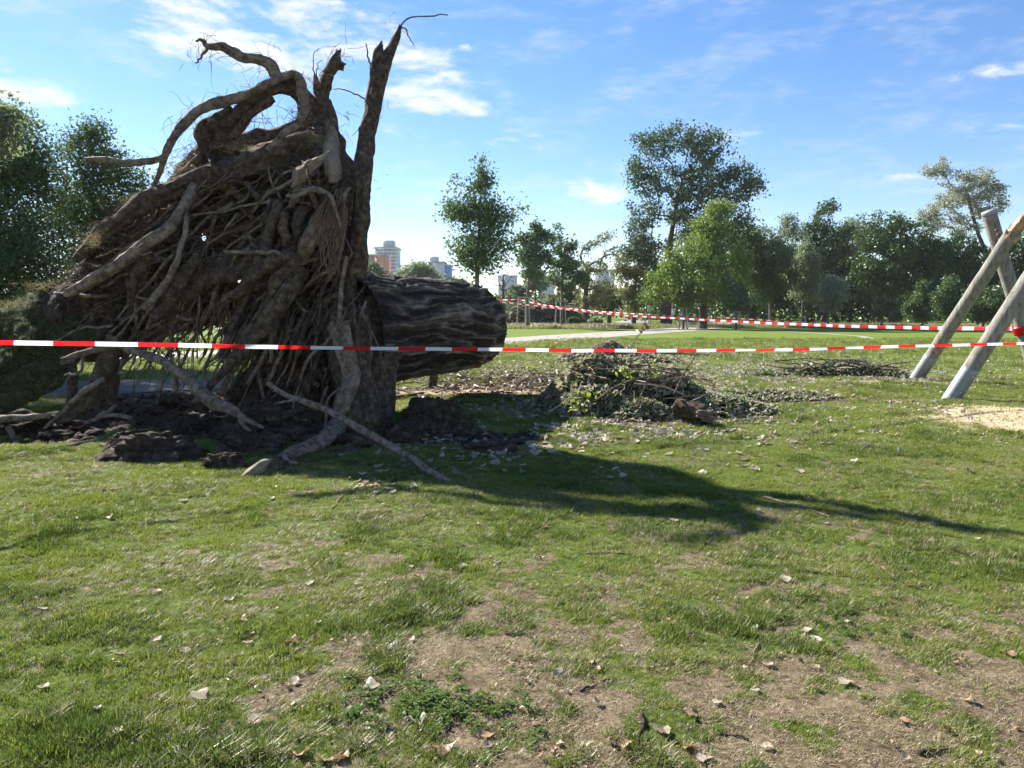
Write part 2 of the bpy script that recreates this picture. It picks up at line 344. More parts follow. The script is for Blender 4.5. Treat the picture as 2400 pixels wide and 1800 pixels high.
def _ground(t):
    geo = N(t, 'ShaderNodeNewGeometry'); P = geo.outputs['Position']
    A = {k: N(t, 'ShaderNodeAttribute', attribute_name=k).outputs['Fac'] for k in ('bare', 'dirt_shade', 'saw', 'lush')}
    nf = noise(t, P, 55, 8, .75); nm = noise(t, P, 7, 8, .65); nl = noise(t, P, .5, 6, .6); nx = noise(t, P, 160, 3, .7)
    f = math_n(t, 'ADD', math_n(t, 'MULTIPLY', nf, .55), math_n(t, 'MULTIPLY', nm, .45))
    green = ramp(t, f, [(.36, (.025, .040, .008)), (.46, (.065, .100, .014)), (.55, (.11, .150, .022)), (.68, (.18, .19, .05))])
    field = ramp(t, math_n(t, 'ADD', math_n(t, 'MULTIPLY', nl, .6), math_n(t, 'MULTIPLY', nm, .4)), [(.3, (.075, .125, .012)), (.5, (.115, .165, .018)), (.7, (.17, .20, .035))])
    sep = N(t, 'ShaderNodeSeparateXYZ'); L(t, P, sep.inputs[0])
    far = N(t, 'ShaderNodeMapRange'); far.inputs[1].default_value = 9; far.inputs[2].default_value = 24; L(t, sep.outputs[1], far.inputs[0])
    g = mixc(t, far.outputs[0], green, field)
    soil = ramp(t, f, [(.36, (.050, .034, .020)), (.46, (.13, .095, .058)), (.55, (.23, .175, .108)), (.68, (.36, .29, .19))])
    dirt_shade = ramp(t, f, [(.36, (.020, .014, .010)), (.46, (.060, .043, .030)), (.55, (.12, .088, .062)), (.68, (.24, .185, .135))])
    saw = ramp(t, math_n(t, 'ADD', math_n(t, 'MULTIPLY', nx, .6), math_n(t, 'MULTIPLY', nf, .4)), [(.3, (.30, .21, .11)), (.5, (.52, .41, .25)), (.7, (.66, .56, .38))])
    def edge(a, lo=.35, hi=.65):
        m = N(t, 'ShaderNodeMapRange', interpolation_type='SMOOTHSTEP'); m.inputs[1].default_value = lo; m.inputs[2].default_value = hi
        L(t, math_n(t, 'ADD', a, math_n(t, 'MULTIPLY', math_n(t, 'SUBTRACT', f, .5), 1.1)), m.inputs[0]); return m.outputs[0]
    c = mixc(t, edge(A['bare']), g, soil); c = mixc(t, edge(A['dirt_shade'], .4, .6), c, dirt_shade); c = mixc(t, edge(A['saw'], .4, .7), c, saw)
    return pri(t, c, .97, f, .9, .035, .15)
M['ground'] = mat('ground', _ground)
M['sod'] = noisy('dried_turf', [(.34, (.018, .018, .008)), (.48, (.042, .046, .016)), (.58, (.085, .082, .034)), (.70, (.17, .145, .08))], 9, .95, 1.0, .05, 60)

# ------------------------------------------------------------------ terrain masks & height
def gau(x, y, cx, cy, rx, ry, rot=0):
    c, s = math.cos(rot), math.sin(rot); dx, dy = x-cx, y-cy
    return np.exp(-(((dx*c+dy*s)/rx)**2+((-dx*s+dy*c)/ry)**2))
def crater(x, y):
    wx = x+.35*fbm(x*.9, y*.9, 0, 40, 4); wy = y+.35*fbm(x*.9, y*.9, 5, 41, 4)
    a = sstep(-np.sqrt(((wx+6.0)/2.3)**2+((wy-11.6)/1.75)**2), -1.12, -.88)
    b = sstep(-np.sqrt(((wx+4.05)/.62)**2+((wy-9.75)/.50)**2), -1.2, -.75)
    c = sstep(-np.sqrt(((wx+5.75)/.55)**2+((wy-9.45)/.42)**2), -1.2, -.7)
    return a, b, c
def height(x, y):
    x = np.asarray(x, float); y = np.asarray(y, float)
    near = np.exp(-(np.maximum(y-4, 0)/22)**2)
    h = .035*fbm(x*.35, y*.35, 0, 3, 3)*near+.012*fbm(x*2.2, y*2.2, 0, 8, 3)*near+.006*fbm(x*9, y*9, 0, 9, 2)*near
    a, b, c = crater(x, y); rough = fbm(x*2.6, y*2.6, 1, 20, 5, .62)
    h = h-.42*a*(1+.35*rough)-.42*b-.36*c
    m = gau(x, y, -3.05, 10.5, .95, .9)
    h = h+m*(.62+.40*rough)
    m2 = gau(x, y, -2.35, 9.6, .75, .6); h = h+m2*(.16+.22*rough)
    m3 = gau(x, y, -3.1, 9.1, .95, .45); h = h+m3*(.05+.20*rough)
    h = h+.13*gau(x, y, 7.2, 11.2, 1.9, 1.5)+.08*gau(x, y, 6.6, 15.5, 2.6, 2.0)
    m4 = gau(x, y, -.9, 9.3, 1.0, .35); h = h+m4*(.02+.12*rough)
    return h
def masks(x, y):
    x = np.asarray(x, float); y = np.asarray(y, float)
    n1 = fbm(x*.9, y*.9, 0, 60, 5, .62); n2 = fbm(x*5.2, y*5.2, 0, 61, 5, .7)
    u = 1200+F*x/np.maximum(y, .5)
    bias = -.52+.27*np.exp(-((y-3.1)/1.0)**2)*sstep(x, -2.2, .2)*1.0+.24*np.exp(-((y-2.5)/.8)**2)*sstep(x, -1.9, -.4)+.16*np.exp(-((y-3.6)/1.6)**2)
    bias = bias+.30*gau(x, y, -.15, 3.35, .8, .45)+.28*gau(x, y, 1.3, 2.9, .9, .5)+.20*gau(x, y, .2, 4.6, 1.2, .5)+.16*gau(x, y, -2.0, 5.2, 1.6, .7)+.1*gau(x, y, -2.6, 6.6, 1.5, .4)
    bias = bias+.34*gau(x, y, .55, 10.6, .55, 1.1, .35)+.2*gau(x, y, 1.3, 8.9, .9, .5)
    bare = np.clip(.5+1.8*(n1*.50+n2*1.05+bias), 0, 1)
    bare = bare*(1-sstep(y, 26, 60)*.5)
    a, b, c = crater(x, y)
    d = np.maximum(np.maximum(a, b), c)
    rag = .35*n2
    dirt_shade = np.maximum(d, gau(x, y, -3.0, 10.1, 1.25, 1.15)*1.5+rag*.5)
    dirt_shade = np.maximum(dirt_shade, gau(x, y, -2.5, 9.2, 1.3, .6)*1.25+rag)
    dirt_shade = np.maximum(dirt_shade, (gau(x, y, -.9, 9.35, 1.4, .45, -.12)*1.15+rag))
    dirt_shade = np.maximum(dirt_shade, gau(x, y, -.9, 15.0, 2.6, 1.5)*.85+rag)
    dirt_shade = np.maximum(dirt_shade, gau(x, y, -6.2, 14.2, 3.0, 1.6)*1.0+rag)  # patch behind the root arch: shade on grass, put into the colour as soil
    dirt_shade = np.maximum(dirt_shade, gau(x, y, 5.2, 13.0, 1.6, .30, .1)*.8+rag)
    dirt_shade = np.maximum(dirt_shade, gau(x, y, 9.5, 17.2, 2.6, .8)*.85+rag)
    dirt_shade = np.maximum(dirt_shade, gau(x, y, 1.9, 11.3, 1.4, 1.6)*.8+rag)
    dirt_shade = dirt_shade*(1-.6*gau(x, y, -6.0, 10.0, .9, .35))
    saw = np.clip(gau(x, y, 7.4, 10.5, 1.6, 1.25)*1.25+.35*n2, 0, 1)*(gau(x, y, 7.4, 10.5, 2.4, 2.0) > .25)
    saw = np.maximum(saw, np.clip(gau(x, y, -.6, 14.6, 1.6, .55, -.1)*1.15+.4*n2, 0, 1)*(gau(x, y, -.6, 14.6, 2.4, 1.2) > .2))
    saw = np.maximum(saw, np.clip(gau(x, y, 1.1, 13.2, .8, .35, -.2)*1.0+.35*n2, 0, 1)*(gau(x, y, 1.1, 13.2, 1.4, .8) > .2))
    saw = np.maximum(saw, np.clip(gau(x, y, 8.2, 16.2, 2.0, .5)*.8+.35*n2, 0, 1)*(gau(x, y, 8.2, 16.2, 3, 1.2) > .2))
    return bare, np.clip(dirt_shade, 0, 1), saw
def build_ground():
    rows = [-3.0, -2, -1, 0, .5, 1.0, 1.4]; y = 1.7
    while y < 60:
        rows.append(y); y *= 1.0062 if 8 < y < 13.5 else (1.010 if y < 8 else 1.016)
    while y < 3500: rows.append(y); y *= 1.09
    rows = np.array(rows); nc = 330
    s = np.linspace(-1, 1, nc); s = np.sign(s)*(.80*np.abs(s)+.20*np.abs(s)**4)*1.25
    half = np.maximum(rows, 2.0)*.95+2.5
    X = s[None]*half[:, None]; Y = np.repeat(rows[:, None], nc, 1)
    Z = height(X, Y); x, y, z = X.ravel(), Y.ravel(), Z.ravel()
    i = np.arange(len(rows)-1)[:, None]*nc; j = np.arange(nc-1)[None]
    q = np.stack([i+j, i+j+1, i+nc+j+1, i+nc+j], -1).reshape(-1, 4)
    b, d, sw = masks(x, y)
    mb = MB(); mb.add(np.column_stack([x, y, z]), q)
    o = obj('ground', mb, M['ground'], attrs={'bare': b, 'dirt_shade': d, 'saw': sw, 'lush': b*0}); setp(o, kind='structure', label='grass lawn with worn bare soil patches in the foreground')
build_ground()
def strip(name, pts, widths, m, dz, label, n=90):
    P = spline(np.column_stack([np.array(pts), np.array(widths)]), n); p = P[:, :2]; wd = P[:, 2]
    T = np.gradient(p, axis=0); T /= np.linalg.norm(T, axis=1)[:, None]; Nn = np.column_stack([-T[:, 1], T[:, 0]])
    k = 9; s = np.linspace(-.5, .5, k); V = []
    jit = .10*fbm(np.arange(n)*.4, 3.3, 0, 77, 3)
    xy = p[:, None]+Nn[:, None]*((wd*(1+jit))[:, None]*s[None])[..., None]
    z = height(xy[..., 0], xy[..., 1])+dz
    V = np.concatenate([xy, z[..., None]], -1).reshape(-1, 3)
    i = np.arange(n-1)[:, None]*k; j = np.arange(k-1)[None]
    q = np.stack([i+j, i+k+j, i+k+j+1, i+j+1], -1).reshape(-1, 4)
    mb = MB(); mb.add(V, q[:, ::-1]); o = obj(name, mb, m); return setp(o, kind='structure', label=label)
strip('path', [(-34, 14), (-20, 20), (-9, 29), (-.6, 38), (5.5, 48), (13, 60), (22, 78), (30, 110)], [3, 3.2, 4.2, 4.6, 4.4, 4.0, 3, 3], M['path'], .012, 'pale gravel path crossing the lawn behind the log')
strip('far_path', [(-60, 50), (-30, 62), (-4, 76), (7, 80), (14, 92), (20, 120)], [4, 4, 4, 4, 4, 4], M['path'], .010, 'pale path beyond the staked young trees')
strip('asphalt_path', [(-16, 13.6), (-11, 14.9), (-8.2, 15.6), (-6.4, 16.4), (-5.6, 17.0)], [3.2, 3.2, 3.0, 2.4, 1.2], M['asphalt'], .014, 'cracked grey asphalt path beyond the root hollow')
strip('running_track_edge', [G(1500, 777), G(1800, 776), G(2000, 787), G(2170, 797), (46, 40)], [.5]*5, M['path'], .012, 'thin pale sand line across the far lawn', 60)

# ------------------------------------------------------------------ grass (geometry-node stuff)
def tuft_mesh(name, nb, hgt, wid, spread, m, seed, lean=.6, seg=2):
    rs = np.random.RandomState(seed); mb = MB()
    for i in range(nb):
        a = rs.rand()*6.28; r = spread*math.sqrt(rs.rand()); x0, y0 = r*math.cos(a), r*math.sin(a)
        h = hgt*(.5+.7*rs.rand()); wd = wid*(.7+.6*rs.rand()); b = rs.rand()*6.28; ln = lean*h*(.2+rs.rand()); c = b+1.57
        dx, dy = math.cos(b), math.sin(b); ex, ey = math.cos(c)*wd/2, math.sin(c)*wd/2
        v = []
        for k in range(seg):
            t = k/seg; ox = dx*ln*t*t; oy = dy*ln*t*t; z = h*(t*(1-.25*t))-.004; wk = 1-.35*t
            v += [(x0+ox-ex*wk, y0+oy-ey*wk, z), (x0+ox+ex*wk, y0+oy+ey*wk, z)]
        v.append((x0+dx*ln, y0+dy*ln, h*.78)); f = [(2*k, 2*k+1, 2*k+3, 2*k+2) for k in range(seg-1)]+[(2*seg-2, 2*seg-1, 2*seg)]
        mb.add(v, f)
    me = mb.mesh(name, smooth=False); me.materials.append(m); return me
def clover_mesh(name, seed):
    rs = np.random.RandomState(seed); mb = MB()
    for i in range(9):
        a = rs.rand()*6.28; r = .03*math.sqrt(rs.rand()); c = np.array([r*math.cos(a), r*math.sin(a), .012+.018*rs.rand()])
        for k in range(3):
            b = a+k*2.1; d = np.array([math.cos(b), math.sin(b), .2*rs.randn()]); e = np.array([-d[1], d[0], .2*rs.randn()]); s = .008+.004*rs.rand()
            mb.add([c, c+d*s+e*s*.6, c+d*s*1.5, c+d*s-e*s*.6], [(0, 1, 2, 3)])
    me = mb.mesh(name, smooth=False); me.materials.append(M['clover']); return me
def gn_scatter(name, pts, rot, scl, idx, meshes, label, mats, parent=None):
    me = bpy.data.meshes.new(name); me.vertices.add(len(pts)); me.vertices.foreach_set('co', np.asarray(pts, np.float32).ravel())
    for k, a, ty in (('rz', rot, 'FLOAT'), ('sc', scl, 'FLOAT'), ('ix', idx, 'INT')):
        at = me.attributes.new(k, ty, 'POINT'); at.data.foreach_set('value', np.asarray(a, np.float32 if ty == 'FLOAT' else np.int32))
    me.update()
    o = bpy.data.objects.new(name, me); C.objects.link(o)
    if parent: o.parent = parent
    setp(o, label=label, kind='stuff')
    g = bpy.data.node_groups.new(name, 'GeometryNodeTree')
    g.interface.new_socket('Geometry', in_out='INPUT', socket_type='NodeSocketGeometry'); g.interface.new_socket('Geometry', in_out='OUTPUT', socket_type='NodeSocketGeometry')
    i = g.nodes.new('NodeGroupInput'); q = g.nodes.new('NodeGroupOutput'); ip = g.nodes.new('GeometryNodeInstanceOnPoints')
    j = g.nodes.new('GeometryNodeJoinGeometry')
    for m_ in reversed(meshes):   # Join Geometry stacks its inputs last-first
        so_ = bpy.data.objects.new(m_.name, m_)
        oi = g.nodes.new('GeometryNodeObjectInfo'); oi.inputs['Object'].default_value = so_; oi.inputs['As Instance'].default_value = True
        g.links.new(oi.outputs['Geometry'], j.inputs[0])
    g.links.new(i.outputs[0], ip.inputs['Points']); g.links.new(j.outputs[0], ip.inputs['Instance']); ip.inputs['Pick Instance'].default_value = True
    def na(nm, ty):
        n = g.nodes.new('GeometryNodeInputNamedAttribute'); n.data_type = ty; n.inputs[0].default_value = nm; return n.outputs[0]
    g.links.new(na('ix', 'INT'), ip.inputs['Instance Index'])
    cx = g.nodes.new('ShaderNodeCombineXYZ'); g.links.new(na('rz', 'FLOAT'), cx.inputs[2]); g.links.new(cx.outputs[0], ip.inputs['Rotation'])
    g.links.new(na('sc', 'FLOAT'), ip.inputs['Scale'])
    g.links.new(ip.outputs[0], q.inputs[0])
    md = o.modifiers.new('scatter', 'NODES'); md.node_group = g
    return o
PATHS = [[(-34, 14), (-20, 20), (-9, 30), (-.6, 39), (5.5, 49), (13, 60)], [(-16, 13.8), (-11, 15.1), (-7.6, 16.2), (-4.5, 18.5), (-3, 22)]]
def path_dist(x, y):
    d = np.full(len(x), 1e9)
    for P in PATHS:
        Q = spline(np.array(P, float), 60)
        for a, b in zip(Q[:-1], Q[1:]):
            ab = b-a; t = np.clip(((x-a[0])*ab[0]+(y-a[1])*ab[1])/(ab@ab), 0, 1); d = np.minimum(d, np.hypot(x-a[0]-t*ab[0], y-a[1]-t*ab[1]))
    return d
def grass_pts(y0, y1, dens, sc, side=.74):
    EX = 2.6 if y0 < 9 else 4.0
    n = int(dens*(side*(y1*y1-y0*y0)+2*EX*(y1-y0))); y = y0+(y1-y0)*RNG.random(n*2); y = y[RNG.random(n*2) < (side*y+EX)/(side*y1+EX)]
    y = np.concatenate([y, y0+(y1-y0)*RNG.random(max(0, n-len(y)))])[:n] if len(y) < n*.98 else y[:n]; n = len(y); x = (RNG.random(n)*2-1)*(side*y+EX)
    b, d, s = masks(x, y)
    clump = .5+.5*np.clip(1.6*fbm(x*5.5, y*5.5, 0, 90, 4, .6), -1, 1)
    p = (1-sstep(b, .28, .9)*.50)*(1-sstep(d, .35, .62)*.985)*(1-sstep(s, .3, .7)*.93)*(.45+.75*clump)
    keep = (RNG.random(n) < p) & (path_dist(x, y) > 1.65); x, y, b, clump = x[keep], y[keep], b[keep], clump[keep]
    z = height(x, y)
    lush = 1.4*fbm(x*1.9, y*1.9, 0, 95, 4, .6)
    scl = sc*(.45+.85*clump)*(.7+.6*RNG.random(len(x)))*(1-.45*sstep(b, .3, .8))*(1+.7*np.clip(lush, 0, 1))
    dry = np.clip(.24+.55*sstep(b, .2, .65)+.45*fbm(x*1.9, y*1.9, 0, 96, 3), 0.02, .8)
    dark = np.clip(.18+1.1*lush, 0, .75)
    r = RNG.random(len(x)); r2 = RNG.random(len(x))
    ix = np.where(r < dry, 6+(r2*2).astype(int), np.where(r2 < dark, 3+(r*997).astype(int) % 3, (r*991).astype(int) % 3))
    return np.column_stack([x, y, z]), RNG.random(len(x))*6.28, scl, ix
TUFTS = [tuft_mesh('grass_tuft_a', 14, .028, .0027, .018, M['grass'], 1, .9), tuft_mesh('grass_tuft_b', 15, .024, .0026, .022, M['grass'], 2, 1.1), tuft_mesh('grass_tuft_c', 11, .034, .0027, .018, M['grass'], 3, .8),
         tuft_mesh('grass_tuft_d', 15, .031, .0028, .020, M['grassdark'], 4, .8), tuft_mesh('grass_tuft_e', 14, .037, .0028, .016, M['grassdark'], 5, .7), tuft_mesh('grass_tuft_f', 14, .030, .0028, .022, M['grassdark'], 6, 1.0),
         tuft_mesh('grass_tuft_g', 11, .024, .0024, .024, M['grassdry'], 7, 1.8), tuft_mesh('grass_tuft_h', 9, .032, .0024, .022, M['grassdry'], 8, 1.5),
         tuft_mesh('straw_a', 12, .010, .0026, .035, M['straw'], 9, 4.5), tuft_mesh('straw_b', 12, .008, .0030, .035, M['straw'], 10, 5.5)]
_n0 = [grass_pts(1.5, 4.6, 3800, 1.0), grass_pts(4.6, 9, 2100, 1.1), grass_pts(9, 18, 620, 1.7), grass_pts(18, 42, 70, 2.8)]
def straw_pts():
    n = 140000; y = 1.5+RNG.random(n)**.75*8; x = (RNG.random(n)*2-1)*(.74*y+2.4); b, d, s_ = masks(x, y)
    k = (RNG.random(n) < sstep(b, .12, .45)*.62+.05) & (d < .5) & (RNG.random(n) < .55+.9*fbm(x*5, y*5, 0, 98, 3)); x, y = x[k], y[k]; n = len(x)
    return np.column_stack([x, y, height(x, y)+.003]), RNG.random(n)*6.28, .5+.7*RNG.random(n), 8+(RNG.random(n)*2).astype(int)
_n0.append(straw_pts())
gn_scatter('lawn_grass', *[np.concatenate(a) for a in zip(*_n0)], TUFTS, 'short patchy lawn grass, green and dry blades mixed', None)
# clover / weed patches
def clover_patches():
    P = []
    for (u, v, r, n) in [(1010, 1665, .16, 42), (930, 1650, .15, 26), (1100, 1685, .13, 22), (1960, 1470, .2, 20)]:
        x, y = G(u, v); a = RNG.random(n)*6.28; rr = r*np.sqrt(RNG.random(n)); P.append(np.column_stack([x+RNG.normal(0, r, n), y+RNG.normal(0, r*.7, n)]))
    P = np.concatenate(P); z = height(P[:, 0], P[:, 1])
    n = len(P); gn_scatter('clover_patch', np.column_stack([P, z]), RNG.random(n)*6.28, .7+.6*RNG.random(n), (RNG.random(n)*2).astype(int), [clover_mesh('clover_a', 1), clover_mesh('clover_b', 2)], 'low dark green clover in the bare soil', None)
clover_patches()
# tall dry grass along the wood edge and behind the young trees
def tall_grass():
    n = 9000; x = RNG.random(n)*75-8; y = 66+RNG.random(n)*9+x*.02
    n2 = 2600; x2 = -6+RNG.random(n2)*16; y2 = 62+RNG.random(n2)*8+np.maximum(-x2, 0)*.5
    x = np.concatenate([x, x2]); y = np.concatenate([y, y2]); k = path_dist(x, y) > 3; x, y = x[k], y[k]
    t = [tuft_mesh('tall_tuft_a', 9, .55, .05, .35, M['grassdry'], 21, .4), tuft_mesh('tall_tuft_b', 9, .45, .05, .35, M['grass'], 22, .5)]
    n = len(x); gn_scatter('tall_meadow_grass', np.column_stack([x, y, x*0]), RNG.random(n)*6.28, .45+.5*RNG.random(n), (RNG.random(n) < .45).astype(int), t, 'tall dry meadow grass along the woodland edge', None)
tall_grass()

# ------------------------------------------------------------------ uprooted tree
UB = (-2.3, 11.2, 0)
UT = thing('uprooted_tree', 'huge uprooted tree on its side, dark tangled root plate upright, thick trunk cut short', 'uprooted tree', UB)
def build_trunk():
    p0 = np.array(W(872, 766, 11.35)); p1 = np.array(W(1092, 764, 15.0)); ax = p1-p0; ax /= np.linalg.norm(ax); p0 = p0-ax*1.15; ax = p1-p0; Ln = np.linalg.norm(ax); ax /= Ln
    side = np.cross(ax, [0, 0, 1]); side /= np.linalg.norm(side); up = np.cross(side, ax)
    ns, nth = 230, 400; s = np.linspace(0, 1, ns)[:, None]; th = np.linspace(0, 2*math.pi, nth, endpoint=False)[None]
    R0 = .775; rad = R0+.075*s+.24*np.exp(-s*5)*np.clip(-np.sin(th), 0, 1)**1.5+.02*np.cos(th*2+1)+.03*fbm(np.cos(th)*1.2, np.sin(th)*1.2, s*2, 31, 3)
    S = s*Ln
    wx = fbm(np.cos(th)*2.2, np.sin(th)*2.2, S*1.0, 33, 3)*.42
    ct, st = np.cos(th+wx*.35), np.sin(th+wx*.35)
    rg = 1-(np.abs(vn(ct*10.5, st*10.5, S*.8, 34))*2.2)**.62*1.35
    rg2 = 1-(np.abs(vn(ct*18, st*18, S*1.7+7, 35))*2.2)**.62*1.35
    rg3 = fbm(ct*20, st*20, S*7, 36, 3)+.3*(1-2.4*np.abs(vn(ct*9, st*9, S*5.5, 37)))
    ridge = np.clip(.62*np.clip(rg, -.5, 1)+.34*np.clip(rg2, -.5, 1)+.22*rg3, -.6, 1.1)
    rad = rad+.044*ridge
    # torn groove low on the near side (bare strip without bark)
    low = np.exp(-((np.angle(np.exp(1j*(th-(-2.25))))/.16)**2))*sstep(s, .25, .4); rad = rad-low*(.05+.05*ridge); 
    # undercut end
    und = sstep(-np.sin(th), .35, 1.0)
    s_end = 1-.035*und+.010*vn(np.cos(th)*9, np.sin(th)*9, 0, 44)
    SS = s*s_end*Ln
    C0 = p0[None, None]+ax*SS[..., None]
    V = C0+rad[..., None]*(np.cos(th)[..., None]*side+np.sin(th)[..., None]*up)
    i = np.arange(ns-1)[:, None]*nth; j = np.arange(nth)[None]; j2 = (j+1) % nth
    q = np.stack([i+j, i+nth+j, i+nth+j2, i+j2], -1).reshape(-1, 4)
    mb = MB(); mb.add(V.reshape(-1, 3), q)
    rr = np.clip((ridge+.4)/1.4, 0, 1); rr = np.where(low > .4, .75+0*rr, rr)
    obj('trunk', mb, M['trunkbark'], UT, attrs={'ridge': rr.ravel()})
    # sawn face at the far end
    ring = V[-1]-ax*.02; cen = ring.mean(0); m2 = MB(); K = 12
    VV = [cen+(ring-cen)*(k/K)+ax*(.012*fbm(ring[:, 0]*3+k, ring[:, 2]*3, k, 50, 2))[:, None] for k in range(1, K+1)]
    VV = np.concatenate([cen[None]]+VV); f = [(0, 1+j, 1+(j+1) % nth) for j in range(nth)]
    qq = np.concatenate([np.stack([1+(k*nth)+np.arange(nth), 1+(k+1)*nth+np.arange(nth), 1+(k+1)*nth+(np.arange(nth)+1) % nth, 1+k*nth+(np.arange(nth)+1) % nth], -1) for k in range(K-1)])
    m2.add(VV, qq); m2.f.append(np.array(f)); m2.m.append(0)
    obj('sawn_face', m2, M['freshwood'], UT)
build_trunk()

def inpoly(u, v, poly):
    ins = np.zeros(u.shape, bool); P = np.asarray(poly, float); n = len(P)
    for i in range(n):
        x1, y1 = P[i]; x2, y2 = P[(i+1) % n]
        if y1 == y2: continue
        c = ((y1 > v) != (y2 > v)) & (u < (x2-x1)*(v-y1)/(y2-y1)+x1); ins ^= c
    return ins
def pdist(u, v, poly):
    d = np.full(u.shape, 1e9); P = np.asarray(poly, float); n = len(P)
    for i in range(n):
        a = P[i]; b = P[(i+1) % n]; ab = b-a; t = np.clip(((u-a[0])*ab[0]+(v-a[1])*ab[1])/(ab@ab+1e-9), 0, 1)
        d = np.minimum(d, np.hypot(u-a[0]-t*ab[0], v-a[1]-t*ab[1]))
    return d
def slab(poly, Yf, front, back, namp, seed, holes=(), step=4.5, rag=9, edge=45, nfreq=1/60.):
    P = np.asarray(poly, float); u0, v0 = P.min(0)-12; u1, v1 = P.max(0)+12
    us = np.arange(u0, u1, step); vs_ = np.arange(v0, v1, step); U, V_ = np.meshgrid(us, vs_)
    du = rag*fbm(U/26, V_/26, 0, seed+1, 4, .6); dv = rag*fbm(U/26, V_/26, 4, seed+2, 4, .6)
    ins = inpoly(U+du, V_+dv, poly); d = pdist(U+du, V_+dv, poly)
    for h in holes:
        hi = inpoly(U+du*1.5, V_+dv*1.5, h); d = np.where(ins, np.minimum(d, pdist(U+du*1.5, V_+dv*1.5, h)), d); ins &= ~hi
    prof = np.sqrt(np.clip(d/edge, 0, 1))*ins
    nz = fbm(U*nfreq, V_*nfreq*1.0, 0, seed+5, 6, .62)
    rid = 1-2*np.abs(fbm((U*.8+V_*.6)/38, (V_*.8-U*.6)/120, 2, seed+6, 3))
    Yc = Yf(U, V_)
    Ya = Yc-(front*(.55+.45*rid)+namp*nz)*prof-.05; Yb = Yc+back*prof*(1+.3*nz)+.05
    nr, nc = U.shape; idx = np.full((nr, nc), -1)
    cell = ins[:-1, :-1] & ins[1:, :-1] & ins[:-1, 1:] & ins[1:, 1:]
    use = np.zeros_like(ins); use[:-1, :-1] |= cell; use[1:, :-1] |= cell; use[:-1, 1:] |= cell; use[1:, 1:] |= cell
    idx[use] = np.arange(use.sum()); n = use.sum()
    def w3(U, V_, Y):
        x = (U-1200)/F; q = (900-V_)/F; t = Y/(CP+q*SP); return np.stack([x*t, Y, CAMH+(-SP+q*CP)*t], -1)
    Yc_ = Yc[use]
    base = w3(U[use], V_[use], Yc_)
    A = w3(U[use], V_[use], Ya[use]); B = base.copy(); B[:, 1] = Yb[use]
    r, c = np.nonzero(cell); a, b_, c_, d_ = idx[r, c], idx[r, c+1], idx[r+1, c+1], idx[r+1, c]
    fr = np.stack([a, d_, c_, b_], -1); bk = np.stack([a, b_, c_, d_], -1)+n
    e = np.concatenate([fr[:, [0, 1]], fr[:, [1, 2]], fr[:, [2, 3]], fr[:, [3, 0]]]); key = {}
    for x, y in e: key[(x, y)] = 1
    bd = [(x, y) for (x, y) in key if (y, x) not in key]
    sd_ = np.array([(y, x, x+n, y+n) for x, y in bd])
    mb = MB(); mb.add(np.vstack([A, B]), np.concatenate([fr, bk, sd_]))
    def front_at(u, v):
        Yc0 = Yf(u, v); du = rag*fbm(u/26, v/26, 0, seed+1, 4, .6); dv = rag*fbm(u/26, v/26, 4, seed+2, 4, .6)
        dd = pdist(u+du, v+dv, poly)*inpoly(u+du, v+dv, poly)
        pr = np.sqrt(np.clip(dd/edge, 0, 1)); nz = fbm(u*nfreq, v*nfreq, 0, seed+5, 6, .62)
        rid = 1-2*np.abs(fbm((u*.8+v*.6)/38, (v*.8-u*.6)/120, 2, seed+6, 3))
        return Yc0-(front*(.55+.45*rid)+namp*nz)*pr-.05
    return mb, front_at
MASS = [(205,575),(240,530),(300,490),(345,465),(392,430),(410,385),(440,355),(500,345),(560,335),(610,312),(655,318),(690,330),(695,300),(690,262),(715,250),(745,235),(768,262),(785,300),(796,350),(802,402),(822,425),(828,480),(836,560),(842,640),(880,655),(900,700),(902,800),(900,900),(905,1010),(880,1075),(820,1105),(770,1070),(700,1020),(600,1010),(520,975),(520,930),(560,880),(600,835),(585,800),(560,772),(520,762),(470,768),(420,778),(350,800),(300,835),(230,850),(140,850),(100,790),(90,700),(160,650),(185,610)]
HOLES = [[(455,548),(478,535),(480,560),(462,575)],[(540,650),(562,640),(570,655),(552,672)],[(495,735),(530,728),(535,748),(505,752)],[(235,700),(268,668),(276,676),(250,712)],[(285,560),(318,548),(312,580),(288,590)]]
Ymass = lambda U, V_: 11.05-.25*sstep(V_, 500, 900)-.42*np.clip((U-250)/600, 0, 1)*sstep(V_, 300, 420)
mbm, MF = slab(MASS, Ymass, .30, .75, .45, 200, HOLES)
obj('soil_mass', mbm, M['soil'], UT)
